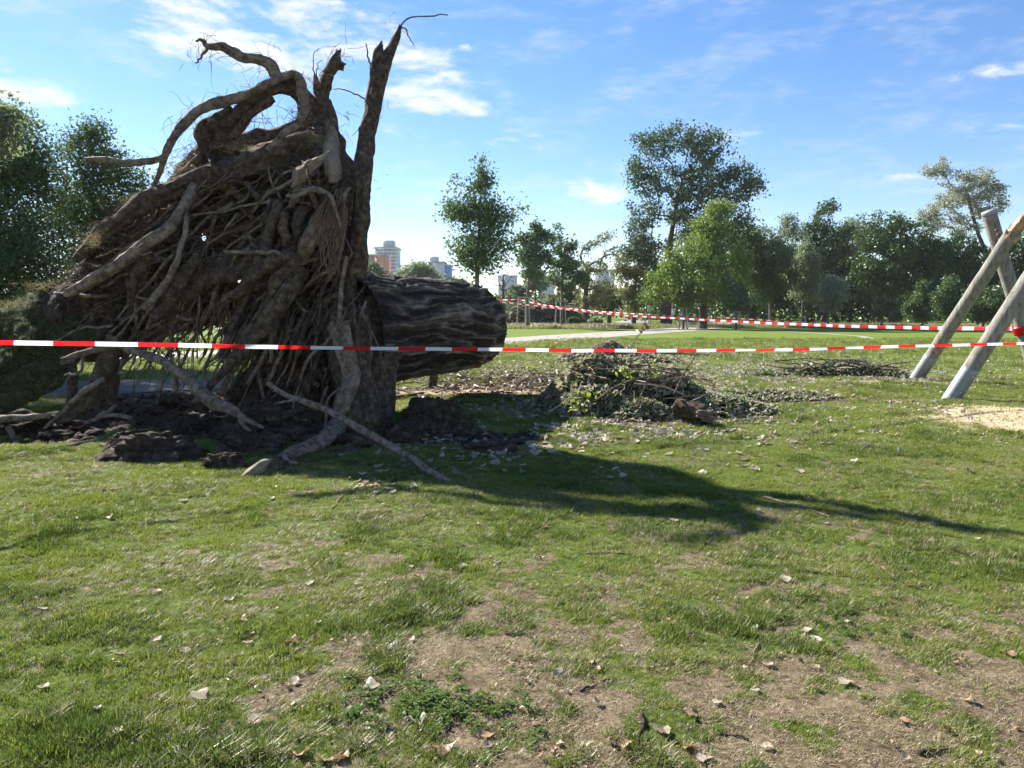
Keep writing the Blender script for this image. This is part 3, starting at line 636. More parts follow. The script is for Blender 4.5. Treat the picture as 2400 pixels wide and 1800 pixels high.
# lifted lawn sod on the left
SOD = [(-520,1010),(-420,930),(-300,860),(-160,790),(-60,745),(10,712),(70,685),(120,662),(165,652),(215,668),(260,700),(330,715),(345,745),(300,800),(235,826),(180,842),(155,872),(135,905),(80,940),(0,972),(-160,1040),(-340,1060)]
mbs, SF = slab(SOD, lambda U, V_: 11.2-.85*sstep(V_, 640, 930)-.25*sstep(V_, 930, 1060)+.0*U, .30, .5, .30, 300, (), 4.5, 12, 130)
sod = obj('sod', mbs, M['sod'], UT)
def sod_grass():
    n = 22000; u = RNG.uniform(-500, 345, n); v = RNG.uniform(645, 1050, n); k = inpoly(u, v, SOD); u, v = u[k], v[k]
    Y = SF(u, v); P = []
    mb = MB(); n = len(u)
    x = (u-1200)/F*Y; z = CAMH+(725-v)/F*Y
    keep = fbm(x*2.2, z*2.2, 0, 321, 4) > -.30; x, Y, z, u, v = x[keep], Y[keep], z[keep], u[keep], v[keep]; n = len(x)
    base = np.column_stack([x, Y+.02, z]); top = sstep(-pdist(u, v, SOD), -26, -4)
    for q in range(3):
        h = RNG.uniform(.02, .05, n); d = np.column_stack([RNG.normal(-.1, .6, n), -np.abs(RNG.normal(.5, .35, n)), RNG.normal(.1, .45, n)+.7*top]); d /= np.linalg.norm(d, axis=1)[:, None]
        e = np.cross(d, RNG.normal(size=(n, 3))); e /= np.linalg.norm(e, axis=1)[:, None]; b = base+RNG.normal(0, .02, (n, 3))
        tip = b+d*h[:, None]; 
        V = np.stack([b-e*.003, b+e*.003, tip], 1).reshape(-1, 3); f = np.arange(3*n).reshape(-1, 3)
        mb.add(V, f, 0 if q < 2 else 1)
    o = obj('sod_grass', mb, [M['grassdark'], M['grassdry']], UT, smooth=False); setp(o, kind='stuff')
sod_grass()
def edge_debris():
    mb = MB(); rs = np.random.RandomState(31); n = 900; u = np.concatenate([rs.uniform(330, 620, n), rs.normal(700, 45, n//3)]); v = np.concatenate([rs.uniform(640, 800, n), rs.normal(790, 70, n//3)]); k = inpoly(u, v, MASS); u, v = u[k], v[k]; Y = MF(u, v)-.04
    leaves_later.append((np.column_stack([(u-1200)/F*Y, Y, CAMH+(725-v)/F*Y])))
leaves_later = []
edge_debris()

def root(P, dY=0, m='rootbark', broken=(0, 0), amp=.16, sides=10, jit=.03, seed=None, abs_y=None, parent=UT, name='root', ridge=.12, n=None, into=None):
    """P: (u, v, r_px[, dy])"""
    pts, rr = [], []
    if sides >= 9: sides = int(sides*1.7)
    if len(P) and max(q[2] for q in P) > 9 and m != 'splinter': P = [(q[0], q[1], q[2]*.9)+tuple(q[3:]) for q in P]
    for q in P:
        Y = (q[3] if len(q) > 3 else 10.35)+dY
        if Y > 9.55 and 250 < q[0] < 920 and q[1] > 300: Y -= .42*min(1, max(0, (q[0]-250)/600))*sstep(q[1], 300, 420)
        pts.append(W(q[0], q[1], Y)); rr.append(px(q[2], Y))
    mb = into or MB(); root.k += 1
    tube(mb, pts, rr, sides, n, amp, jit, seed or root.k*7+3, broken, ridge=ridge)
    if into: return
    return obj(name, mb, M[m], parent)
root.k = 0
# tall upright root on the right
root([(938,62,4,10.5),(931,85,8,10.5),(920,112,9,10.5),(906,141,12,10.5),(892,175,17,10.5),(881,217,17,10.5),(874,255,17,10.5),(864,300,19,10.5),(855,350,19,10.5),(850,434,18,10.5),(847,480,18,10.5),(843,530,19,10.5),(832,585,21,10.5),(812,650,26,10.6),(808,740,30,10.7)], sides=14, broken=(2, 0), ridge=.2)
root([(893,106,5,10.55),(889,125,12,10.5),(886,160,15,10.5),(880,210,12,10.5)], broken=(3.5, 0), ridge=.2, m='rootbark')
root([(936,68,2.5,10.5),(945,52,1.8,10.5),(960,43,1.7,10.5),(1000,38,1.6,10.5),(1050,35,1.2,10.5)], sides=5, jit=.02, m='rootlet')
root([(940,62,1.6,10.5),(955,75,1.4,10.5),(971,108,.8,10.5)], sides=5, m='rootlet')
root([(858,100,.9,10.5),(862,130,1.8,10.5),(870,170,2.2,10.5)], sides=5, m='rootlet')
root([(782,208,1,10.6),(815,214,1.4,10.6),(856,232,1.8,10.55)], sides=5, m='rootlet')
# crown of roots at the top
root([(735,300,26,10.8),(722,258,22,10.7),(706,226,20,10.6),(672,204,20,10.5),(617,213,18,10.4),(570,250,15,10.4),(535,295,12,10.5),(495,345,10,10.6)], sides=12, ridge=.2)
root([(714,250,14,10.5),(706,195,12,10.4),(690,174,10,10.4),(655,184,9,10.35),(602,213,9,10.3),(552,232,12,10.3),(490,248,13,10.3),(447,277,12,10.3),(418,311,10,10.3),(400,343,9,10.3),(383,372,8,10.3),(372,405,6,10.4),(354,452,5,10.5)], m='palebark', sides=10)
root([(383,370,7,10.3),(345,377,7,10.2),(300,382,7,10.1),(250,374,7,10.1),(205,376,8,10.1)], m='palebark', broken=(0, 1), jit=.02)
root([(655,190,14,10.45),(636,156,14,10.4),(617,141,12,10.35),(574,135,10,10.3),(545,126,10,10.3),(519,109,9,10.25),(490,108,7,10.2),(478,104,4,10.2)], m='palebark', sides=12, broken=(0, 1))
root([(482,106,4,10.2),(470,92,3,10.2),(458,96,1.5,10.2)], m='rootlet'); root([(488,110,3,10.2),(472,132,2.5,10.2),(456,148,1,10.2)], m='rootlet')
root([(565,270,13,10.45),(485,300,22,10.5),(478,340,16,10.6),(470,365,12,10.7)], sides=11)
root([(540,250,8,10.35),(500,285,10,10.4),(490,330,9,10.5)], sides=9)
root([(640,230,9,10.4),(590,265,9,10.4),(545,320,9,10.45),(500,350,7,10.6)], m='rootbark')
root([(722,275,14,10.8),(750,250,15,10.8),(758,217,14,10.8),(772,173,13,10.8),(785,145,13,10.8),(792,124,6,10.8)], broken=(0, 3), sides=11, ridge=.2)
root([(786,148,9,10.8),(797,153,9,10.8),(804,156,8,10.8)], broken=(0, 1.5), jit=.005)
root([(750,250,10,10.7),(743,205,9,10.7),(739,178,4,10.7)], broken=(0, 2)); root([(739,180,1.5,10.7),(733,150,1.2,10.7),(735,128,1,10.7),(746,117,.7,10.7)], sides=5, m='rootlet')
root([(742,180,1.2,10.7),(746,150,1,10.7),(754,140,.7,10.7)], sides=5, m='rootlet')
root([(722,245,9,10.2),(700,285,8,10.1),(665,315,7,10.0),(628,352,6,10.1)], m='palebark')
# broad lateral root across the top
root([(765,325,30,10.8),(700,352,34,10.6),(617,378,32,10.55),(545,398,27,10.5),(472,420,24,10.5),(410,448,22,10.5),(343,475,20,10.5),(289,512,18,10.5),(231,556,15,10.6),(180,610,10,10.7)], sides=16, ridge=.22, amp=.2)
root([(700,300,20,11),(640,335,30,10.95),(560,350,34,10.9),(480,375,32,10.9),(430,400,22,10.9)], sides=12, ridge=.2, amp=.25)
root([(745,235,20,10.9),(752,300,34,10.85),(765,380,40,10.8),(790,450,44,10.8),(800,560,46,10.8),(805,660,50,10.8)], sides=16, ridge=.25, amp=.2)
root([(775,300,8,10.4),(776,340,14,10.4),(778,390,16,10.45),(780,430,14,10.5)], m='splinter', broken=(3, 0), ridge=.3)
for q in range(7): root([(770-q*5,358+q*6,2,10.2),(745-q*4,380+q*5,7,10.15+.02*q),(716-q*3,412+q*5,8,10.15+.02*q),(692-q*2,450+q*6,6,10.25)], m='splinter', broken=(4, 0), ridge=.45, sides=8)
root([(755,372,4,10.1),(725,385,9,10.1),(705,410,10,10.15),(690,440,8,10.2)], m='splinter', broken=(3, 1), ridge=.35)
# pale diagonal root and companions on the left
root([(456,432,10,10.35),(436,478,13,10.2),(398,533,14,10.05),(347,572,15,9.95),(289,612,14,9.95),(217,655,14,10.0),(155,690,10,10.1)], m='palebark', sides=12)
root([(438,500,5,10.1),(436,540,6,10.0),(421,590,7,9.95),(403,640,8,9.9),(362,695,8,9.9),(338,724,6,10)], m='palebark', sides=8)
root([(354,598,15,10.1),(325,637,14,10.1),(307,674,11,10.1),(303,712,8,10.2)], sides=9)
root([(352,560,2,9.9),(326,580,2,9.8),(334,596,2,9.8),(356,592,1.6,9.8)], m='palebark', sides=5)
root([(470,600,16,10.2),(434,645,16,10.1),(405,695,13,10.1),(380,740,9,10.2)], sides=10)
root([(560,600,22,10.5),(500,640,22,10.4),(440,665,18,10.4),(390,700,12,10.4)], sides=10, ridge=.2)
root([(640,545,17,10.2),(598,600,18,10.2),(560,640,18,10.2),(500,650,20,10.3),(430,700,20,10.3),(360,745,15,10.3)], sides=11)
root([(585,545,4,9.9),(556,590,4,9.9),(540,625,4,9.9),(512,665,3,9.9)], sides=6); root([(583,545,4,9.9),(598,575,4,9.9),(612,600,3,9.9)], sides=6)
root([(525,590,4,9.85),(580,591,4.5,9.8),(640,594,5,9.8),(660,598,4,9.9)], m='palebark', sides=7)
root([(628,505,11,10.1),(632,535,11,10.05),(618,580,12,10),(600,630,11,10),(580,690,9,10),(550,753,8,9.95),(513,837,7,9.9)], sides=9)
root([(655,470,10,10.1),(640,520,13,10),(627,575,12,10),(640,610,10,10.1)], m='rootbark', sides=9)
root([(690,600,17,10.05),(645,613,18,9.9),(597,645,17,9.85),(563,683,15,9.85),(524,706,9,9.9)], m='rootbark', sides=11)
root([(705,630,20,10.1),(677,686,21,9.9),(639,736,21,9.8),(605,787,17,9.7),(551,846,11,9.6),(500,896,9,9.5),(484,922,7,9.5)], sides=12, m='rootbark')
root([(700,600,14,10.0),(660,650,15,9.9),(630,705,12,9.85),(570,800,9,9.7),(530,860,8,9.6)], sides=9)
root([(750,515,20,10.1),(738,540,20,10.05),(722,575,19,10.05),(708,605,15,10.15)], m='palebark', sides=12, broken=(1, 0), ridge=.25)
root([(712,488,12,10.1),(699,505,12,10.0),(697,537,11,10.0),(700,560,9,10.1)], m='rootbark', sides=9)
root([(670,500,11,10.0),(668,540,12,9.95),(672,575,10,10)], sides=8)
root([(700,448,3,10),(736,444,5,9.9),(765,457,5,9.9),(785,485,4,9.9),(798,520,4,9.95),(802,570,3,10)], m='palebark', sides=7)
root([(672,460,4,10),(700,455,5,9.95),(740,440,4,9.9),(760,445,2,9.9)], m='palebark', sides=6)
root([(822,440,3,10.1),(808,460,5,10.1),(802,500,4,10.1),(806,560,3,10.2)], m='palebark', sides=6, broken=(1, 0))
FR = MB()
for k in range(60):   # reddish rootlet fringe by the upright root
    a, b = random.uniform(762, 815), random.uniform(440, 560)
    root([(a, b, 2.0, 10.0), (a+random.uniform(-35, 15), b+random.uniform(25, 60), 1.6, 9.95), (a+random.uniform(-50, 10), b+random.uniform(70, 120), .8, 10.0)], m='rootlet', sides=4, n=7, into=FR)
setp(obj('rootlet_fringe', FR, M['rootlet'], UT), kind='stuff')
root([(812,600,4,9.8),(803,660,5,9.8),(796,730,5,9.75),(788,800,4,9.7)], m='palebark', sides=7, jit=.02)
root([(806,760,4,9.6),(770,800,4.5,9.55),(728,838,4,9.5),(707,880,3.5,9.5),(686,960,2,9.5)], m='palebark', sides=7)
root([(800,905,3.5,9.3),(770,940,3,9.3),(763,990,3,9.25),(750,1030,2,9.2)], m='palebark', sides=6); root([(785,930,2.5,9.3),(780,990,2.5,9.25),(755,1035,1.5,9.2)], m='palebark', sides=6)
root([(770,905,3,9.4),(740,960,3,9.4),(705,925,2,9.4)], m='rootlet', sides=5)
# lower left roots
root([(275,795,22,10.2),(258,840,22,10.1),(240,880,20,10.0),(222,920,19,9.9),(195,950,16,9.8),(160,976,12,9.7),(132,994,5,9.65)], sides=12, m='rootbark')
root([(262,820,12,10.3),(262,900,17,10.3),(258,950,10,10.3)], sides=9, m='rootbark')
root([(245,890,7,9.8),(200,918,7,9.7),(160,950,6,9.65),(128,985,5,9.6),(105,1005,3,9.6)], m='palebark', sides=8)
root([(-60,1000,9,9.4),(0,985,8,9.4),(60,978,8,9.4),(120,975,5,9.5)], m='palebark', sides=8)
root([(146,845,8,9.7),(181,833,8,9.8),(231,820,7,9.9),(300,812,5,10.1)], m='palebark', sides=8, broken=(1, 0))
root([(290,815,8,10.0),(354,836,9,9.8),(398,858,11,9.6),(434,883,12,9.4),(470,920,14,9.2),(506,948,15,9.1),(542,963,12,9.0),(579,985,7,8.9),(618,1003,3,8.85)], m='palebark', sides=12, ridge=.22)
root([(560,972,7,8.95),(575,1000,5,8.9),(594,1018,3,8.9)], m='palebark', sides=7)
root([(170,845,9,10.3),(172,900,11,10.2),(165,950,9,10.2)], sides=8); root([(195,838,4,9.9),(190,870,3.5,9.8),(152,880,2,9.8)], sides=6, m='palebark')
for P in ([(400,800,4),(402,850,4),(415,905,5),(395,925,3)],[(412,810,3),(420,860,3),(408,910,3)],[(330,800,3),(345,835,2.5),(372,880,2)],[(310,980,4,9.6),(260,975,5,9.6),(215,985,3,9.6)],[(275,950,4,9.7),(230,978,5,9.7),(195,990,3,9.7)],[(20,1000,7,9.5),(40,1040,6,9.4),(45,1060,4,9.4)]):
    root(P, sides=6, m='palebark')
# trunk base and its foot root
root([(806,735,44,10.4),(812,790,46,10.2),(822,859,46,10.1),(838,925,44,10.0),(846,985,42,9.8),(838,1045,38,9.4),(815,1080,26,9.0)], sides=18, ridge=.25, amp=.22)
root([(870,700,36,10.9),(878,800,42,10.8),(882,900,44,10.6),(886,980,38,10.4),(880,1050,22,10.1)], sides=14, ridge=.25, amp=.22)
root([(792,760,22,9.9),(806,821,20,9.8),(824,880,20,9.75),(806,943,18,9.6),(798,990,20,9.3),(765,1030,18,8.7),(719,1050,17,8.3),(680,1062,16,8.1),(660,1082,12,8.05)], m='palebark', sides=14, ridge=.25, broken=(0, 1))
root([(672,1092,24,7.75),(700,1096,22,7.85),(753,1090,22,8.1),(816,1072,22,8.5),(840,1040,24,9.0)], sides=14, ridge=.25, m='rootbark', broken=(1, 0))
root([(668,1091,21,7.72),(677,1092,22,7.77)], m='splinter', jit=0, sides=14, n=5, ridge=.5, broken=(1.0, 0), name='broken_end')
# snapped stub piece beside the foot root
def stub():
    b = W(610, 1128, 7.35); t = thing('wood_stub', 'split wedge-shaped stub of root standing in the grass before the root plate', 'root stub', (b[0], b[1], 0))
    mb = MB(); P = [W(560, 1136, 7.2), W(590, 1128, 7.3), W(615, 1118, 7.4), W(648, 1102, 7.55)]; tube(mb, P, [.03, .085, .125, .14], 14, 24, .12, 0, 501, (0, .6), ridge=.2); obj('stub_wood', mb, M['rootbark'], t)
    mb = MB(); P = [W(556, 1130, 7.15), W(590, 1108, 7.25), W(615, 1094, 7.35), W(640, 1084, 7.5)]; tube(mb, P, [.02, .045, .05, .035], 9, 20, .2, 0, 502, (1, 2), ridge=.4); obj('split_strip', mb, M['splinter'], t)
stub()
# procedurally grown smaller roots that radiate from the trunk base over the soil
def grow():
    made = 0; tries = 0
    while made < 95 and tries < 900:
        tries += 1
        u, v = random.uniform(230, 880), random.uniform(340, 980)
        if not inpoly(np.array([u]), np.array([v]), MASS)[0]: continue
        r0 = random.choice([2, 2.5, 3, 3, 4, 5, 6, 8]); n = random.randint(4, 8); P = []; ang = math.atan2(v-690, (u-840)) if abs(u-840)+abs(v-690) > 60 else 2.4
        if v > 640 and u > 480: ang = ang*.4+(2.1)*.6
        st = random.uniform(22, 42); arch = random.uniform(.05, .28); ph = random.uniform(.2, 1.1)
        for k in range(n):
            t = k/(n-1); Y = float(MF(np.array([u]), np.array([v]))[0]); Y = min(Y, 11.0)
            P.append((u, v, r0*(1-.6*t), Y-.03-arch*math.sin(math.pi*min(1, t*ph+.1))))
            ang += random.gauss(0, .28); u2 = u+math.cos(ang)*st; v2 = v+math.sin(ang)*st+2
            if not inpoly(np.array([u2]), np.array([v2]), MASS)[0] and v2 < 720 and len(P) > 1: break
            u, v = u2, v2
        if len(P) < 3: continue
        root(P, m=random.choice(['rootbark', 'rootbark', 'rootbark', 'palebark']), sides=7 if r0 > 6 else 5, jit=.05, n=int(6+n*2.5)); made += 1
    # long straight roots fanning down and left over the plate
    FM = {'palebark': MB(), 'rootbark': MB(), 'rootlet': MB()}
    made = 0
    while made < 330:
        u, v = random.uniform(300, 860), random.uniform(330, 860); big = made < 80
        if not inpoly(np.array([u]), np.array([v]), MASS)[0]: continue
        r0 = random.uniform(2.8, 6.5) if big else random.uniform(.9, 2.4); L0 = random.uniform(110, 300) if big else random.uniform(60, 220)
        f = min(1, max(0, (v-430)/380)); ang = (2.62-.75*f)+random.gauss(0, .38); P = []; n = 5; arch = random.uniform(.04, .2)
        for k in range(n):
            t = k/(n-1); uu = u+math.cos(ang)*L0*t+random.gauss(0, 4); vv = v+math.sin(ang)*L0*t+random.gauss(0, 4)
            if k > 1 and not inpoly(np.array([uu]), np.array([vv]), MASS)[0] and vv < 740: break
            Y = min(float(MF(np.array([uu]), np.array([vv]))[0]), 10.9); P.append((uu, vv, r0*(1-.55*t), Y-.04-arch*math.sin(math.pi*(.15+.7*t))))
        if len(P) < 3: continue
        m_ = random.choice(['rootbark', 'palebark', 'palebark'] if big else ['palebark', 'rootbark', 'rootlet'])
        root(P, m=m_, sides=6 if big else 4, jit=.03, n=14 if big else 8, into=None if big else FM[m_]); made += 1
    for m_, b_ in FM.items(): setp(obj('thin_roots', b_, M[m_], UT), kind='stuff')
    HM = MB()
    for k in range(48):   # hanging thin roots under the arch
        u = random.uniform(400, 610); v = 705+random.uniform(-20, 60); r = random.uniform(.9, 3.4); l = random.choice([random.uniform(25, 80), random.uniform(60, 190)])
        root([(u, v, r, 10.5), (u+random.uniform(-14, 14), v+l*.4, r*.8, 10.35), (u+random.uniform(-30, 20), v+l, r*.4, 10.3)], sides=4, n=8, into=HM)
    setp(obj('hanging_roots', HM, M['rootlet'], UT), kind='stuff')
    for k in range(26):   # right column verticals
        u = random.uniform(560, 770); v = random.uniform(680, 800); r = random.uniform(2, 8); l = random.uniform(90, 190)
        root([(u, v, r, 10.25), (u-l*.18+random.uniform(-18, 18), v+l*.45, r*.9, 10.0), (u-l*.35+random.uniform(-25, 25), v+l, r*.6, 9.85)], m=random.choice(['rootlet', 'palebark', 'rootbark']), sides=6, n=12)
grow()
def rootlets():
    def hairs(P0, D0, L0, r0, segs, droop, name, seed):
        rs = np.random.RandomState(seed); n = len(P0); P = [P0]; D = D0.copy()
        for k in range(segs):
            D = D+rs.normal(0, .33, (n, 3))+np.array([0, 0, -droop]); D /= np.linalg.norm(D, axis=1)[:, None]; P.append(P[-1]+D*(L0/segs)[:, None])
        P = np.stack(P, 1); E = np.cross(D0, rs.normal(size=(n, 3))); E /= np.linalg.norm(E, axis=1)[:, None]; G_ = np.cross(D0, E); rr = r0[:, None]*np.linspace(1, .35, segs+1)[None]
        V = np.stack([P+(E*math.cos(a)+G_*math.sin(a))[:, None]*rr[..., None] for a in (0, 2.094, 4.189)], 2)   # n, segs+1, 3, 3
        V = V.reshape(-1, 3); i = (np.arange(n)*(segs+1)*3)[:, None, None]; k = (np.arange(segs)*3)[None, :, None]; j = np.arange(3)[None, None]; j2 = (j+1) % 3
        q = np.stack([i+k+j, i+k+j2, i+k+3+j2, i+k+3+j], -1).reshape(-1, 4); mb = MB(); mb.add(V, q); o = obj(name, mb, M['rootlet'], UT); setp(o, kind='stuff')
    rs = np.random.RandomState(77); N0 = 26000; u = rs.uniform(160, 905, N0); v = rs.uniform(235, 1060, N0); k = inpoly(u, v, MASS); u, v = u[k], v[k]; d = pdist(u, v, MASS); k = (d < 26) | (rs.rand(len(u)) < .42); u, v = u[k][:7500], v[k][:7500]
    Y = np.minimum(MF(u, v), 11.2)+.03; n = len(u); P0 = np.column_stack([(u-1200)/F*Y, Y, CAMH+(725-v)/F*Y]); D = np.column_stack([rs.normal(0, 1, n), -np.abs(rs.normal(.2, .9, n)), rs.normal(-.25, .8, n)]); D /= np.linalg.norm(D, axis=1)[:, None]
    hairs(P0, D, rs.uniform(.06, .38, n), rs.choice([.0018, .0025, .0035, .0055], n), 6, .12, 'rootlets', 5)
    # twiggy rootlets on the upper limbs
    mb = MB(); anchors = [(480,104),(470,130),(640,160),(700,180),(550,232),(490,250),(600,215),(740,185),(792,128),(935,70),(620,270),(560,290),(590,250),(520,300),(450,275),(860,330),(850,430),(870,250),(780,260),(770,300),(540,330),(620,140)]
    for k in range(330):
        a = random.choice(anchors); p = np.array(W(a[0]+random.gauss(0, 22), a[1]+random.gauss(0, 12), 10.4)); dr = np.array([random.gauss(-.1, .8), random.gauss(0, .5), random.gauss(-.2, .9)]); dr /= np.linalg.norm(dr); P = [p]; L0 = random.uniform(.1, .5)
        for q in range(5): dr = dr+np.random.normal(0, .3, 3)+np.array([0, 0, -.08]); dr /= np.linalg.norm(dr); P.append(P[-1]+dr*L0/5)
        if a[0] > 840: P = P[:2]
        tube(mb, P, np.linspace(.004, .0015, len(P)), 3, 7, 0, 0, k)
    o = obj('hair_roots', mb, M['rootlet'], UT); setp(o, kind='stuff')
    # tufts of dead grass on the top edges of the soil
    mb = MB()
    for (u, v, ru, rv, n) in [(740,330,45,22,260),(560,345,60,14,160),(430,395,35,25,160),(330,470,50,18,200),(220,560,30,18,220),(110,668,80,10,240),(30,712,50,10,150),(470,415,60,20,160)]:
        for k in range(n):
            p = np.array(W(u+random.gauss(0, ru*.5), v+random.gauss(0, rv*.5)-.12*(0), 10.35)); d = np.array([random.gauss(0, .8), random.gauss(-.3, .5), random.gauss(.35, .6)]); d /= np.linalg.norm(d); e = np.cross(d, [.3, 1, .2]); e /= np.linalg.norm(e); h = random.uniform(.04, .09)
            mb.add([p-e*.003, p+e*.003, p+d*h+np.array([0, 0, -.02])], [(0, 1, 2)])
    o = obj('dead_grass', mb, M['grassdry'], UT, smooth=False); setp(o, kind='stuff')
rootlets()
# ------------------------------------------------------------------ prop, clods, branches
def prop():
    x, y = G(1015, 908); b = (x, y, float(height(x, y)))
    mb = MB(); tube(mb, [(x-.02, y, b[2]-.03), (x, y, .25), (x+.01, y, .52)], [.10, .085, .10], 12, 18, .1, 0, 61, ridge=.2)
    setp(obj('prop_log', mb, M['rootbark'], base=b), 'short dark upright log propping up the fallen trunk', 'log')
prop()
def clod(u, v, w_, h_, label, seed, m='soil', dep=.6, hairs=40, grp='clods of torn up soil'):
    x, y = G(u, v); z0 = float(height(x, y)); b = (x, y, z0); rx = px(w_/2, y); rz = px(h_, y)*.75
    mb = MB(); rs = random.Random(seed)
    lump(mb, (x, y+rx*dep*.5, z0+rz*.3), (rx*.9, rx*dep*.9, rz*.8), 5, .75, 2.6, seed)
    for k in range(9): lump(mb, (x+rs.uniform(-.8, .8)*rx, y+rs.uniform(-.3, .6)*rx*dep, z0+.1*rz), (rx*.35, rx*.3, rz*.4), 3, .6, 1.6, seed+k+1)
    t = thing('soil_clod', label, 'soil clod', b, grp); obj('clod_body', mb, M[m], t)
    mb = MB()
    for k in range(hairs):
        a = rs.uniform(0, 6.28); e = rs.uniform(0, 1.4); p = np.array([x+rx*math.cos(a)*math.cos(e), y+rx*dep*(.5+math.sin(a)*math.cos(e)), z0+rz*(.35+.7*math.sin(e))]); d = np.array([rs.gauss(0, 1), rs.gauss(-.3, .7), rs.gauss(0, .7)]); d /= np.linalg.norm(d); L0 = rs.uniform(.04, .16)
        tube(mb, [p-d*.03, p+d*L0*.5, p+d*L0+np.array([0, 0, -.03])], [.002, .002, .001], 3, 5, 0, 0, k)
    o = obj('hanging_rootlets', mb, M['rootlet'], t); setp(o, kind='stuff')
clod(350, 1078, 215, 70, 'wide crumbling clod of soil and turf at the left, before the hollow', 701, dep=.5)
clod(300, 1062, 110, 55, 'turfy lump of soil at the left end of the wide clod', 707, dep=.5)
clod(520, 1100, 95, 42, 'small dark clod of soil just left of the split root stub', 702)
clod(585, 1062, 130, 40, 'dark heap of loose soil behind the split root stub', 703)
clod(1015, 1020, 160, 95, 'big dark soil clod on the shaded grass below the trunk', 704, dep=.7, hairs=70)
clod(945, 1035, 70, 50, 'lower dark soil clod against the left side of the big one', 708)
clod(1150, 1060, 130, 22, 'low flat smear of torn soil right of the big dark clod', 705)
clod(450, 1000, 120, 60, 'dark overhanging soil lump above the hole beneath the root plate', 706, dep=.7)
clod(40, 965, 260, 70, 'hummock of soil with grass on top at the left picture edge', 709, dep=.5)
def crumbs():
    v0, f0 = ICO[1]; n = 5200; rs = np.random.RandomState(12)
    x = rs.uniform(-7.8, .6, n*3); y = rs.uniform(8.2, 14, n*3); b, d, s_ = masks(x, y); k = (d > .42); x, y = x[k][:n], y[k][:n]; n = len(x)
    r = .010+.045*rs.rand(n)**3.2; V = v0[None]*(1+.35*rs.normal(size=(n, len(v0), 1)).clip(-1, 1))*r[:, None, None]*np.array([1.2, 1, .8])+np.column_stack([x, y, height(x, y)+r*.3])[:, None]
    mb = MB(); mb.add(V.reshape(-1, 3), (f0[None]+(np.arange(n)*len(v0))[:, None, None]).reshape(-1, 3)); o = obj('soil_crumbs', mb, M['soil'], smooth=False); setp(o, 'loose crumbs of dark soil around the root plate', kind='stuff')
crumbs()
def chunks():
    v0, f0 = ICO[3]; rs = np.random.RandomState(14); x = rs.uniform(-7.8, .9, 1500); y = rs.uniform(8.4, 13.5, 1500); b, d, s_ = masks(x, y); k = d > .5; x, y = x[k][:190], y[k][:190]; mb = MB()
    for i in range(len(x)):
        r = .04+.13*rs.rand()**2.2; q = 1+.75*fbm(v0[:, 0]*2.2+i*3.1, v0[:, 1]*2.2, v0[:, 2]*2.2, i, 4, .65); mb.add(v0*q[:, None]*r*np.array([1.3, 1, .75])+np.array([x[i], y[i], float(height(x[i], y[i]))+r*.25]), f0)
    setp(obj('soil_chunks', mb, M['soil']), 'small broken lumps of earth strewn at the foot of the root plate', kind='stuff')
chunks()
def stick(name, P, r, label, cat, m='palebark', sides=7, group=None, seed=1, subs=(), amp=.12):
    pts = [np.array(p, float) for p in P]; b = pts[0].copy(); b[2] = 0
    mb = MB(); tube(mb, pts, r, sides, None, amp, .012, seed, (1, 1))
    for (Q, rq) in subs: tube(mb, Q, rq, 5, None, .1, .01, seed+9)
    return setp(obj(name, mb, M[m], base=b), label, cat, group)
stick('fallen_branch', [W(630,900,8.9), W(662,922,8.75), W(700,936,8.6), W(760,958,8.35), W(810,985,8.1), W(850,1010,7.9), W(905,1040,7.7), W(970,1078,7.4), W(1000,1100,7.2), W(1050,1130,6.95), W(1092,1143,6.85)],
      [.030, .030, .034, .036, .038, .040, .038, .036, .034, .032, .026], 'long grey lichen-spotted branch leaning from the root plate down to the grass', 'branch', sides=10, seed=71,
      subs=[([W(700,936,8.6), W(670,940,8.6), W(645,946,8.6)], [.018, .014, .012]), ([W(1085,1140,6.88), W(1110,1148,6.8), W(1138,1160,6.75)], [.008, .006, .003])])
def gp(u, v, dz=.02):
    x, y = G(u, v); return (x, y, float(height(x, y))+dz)
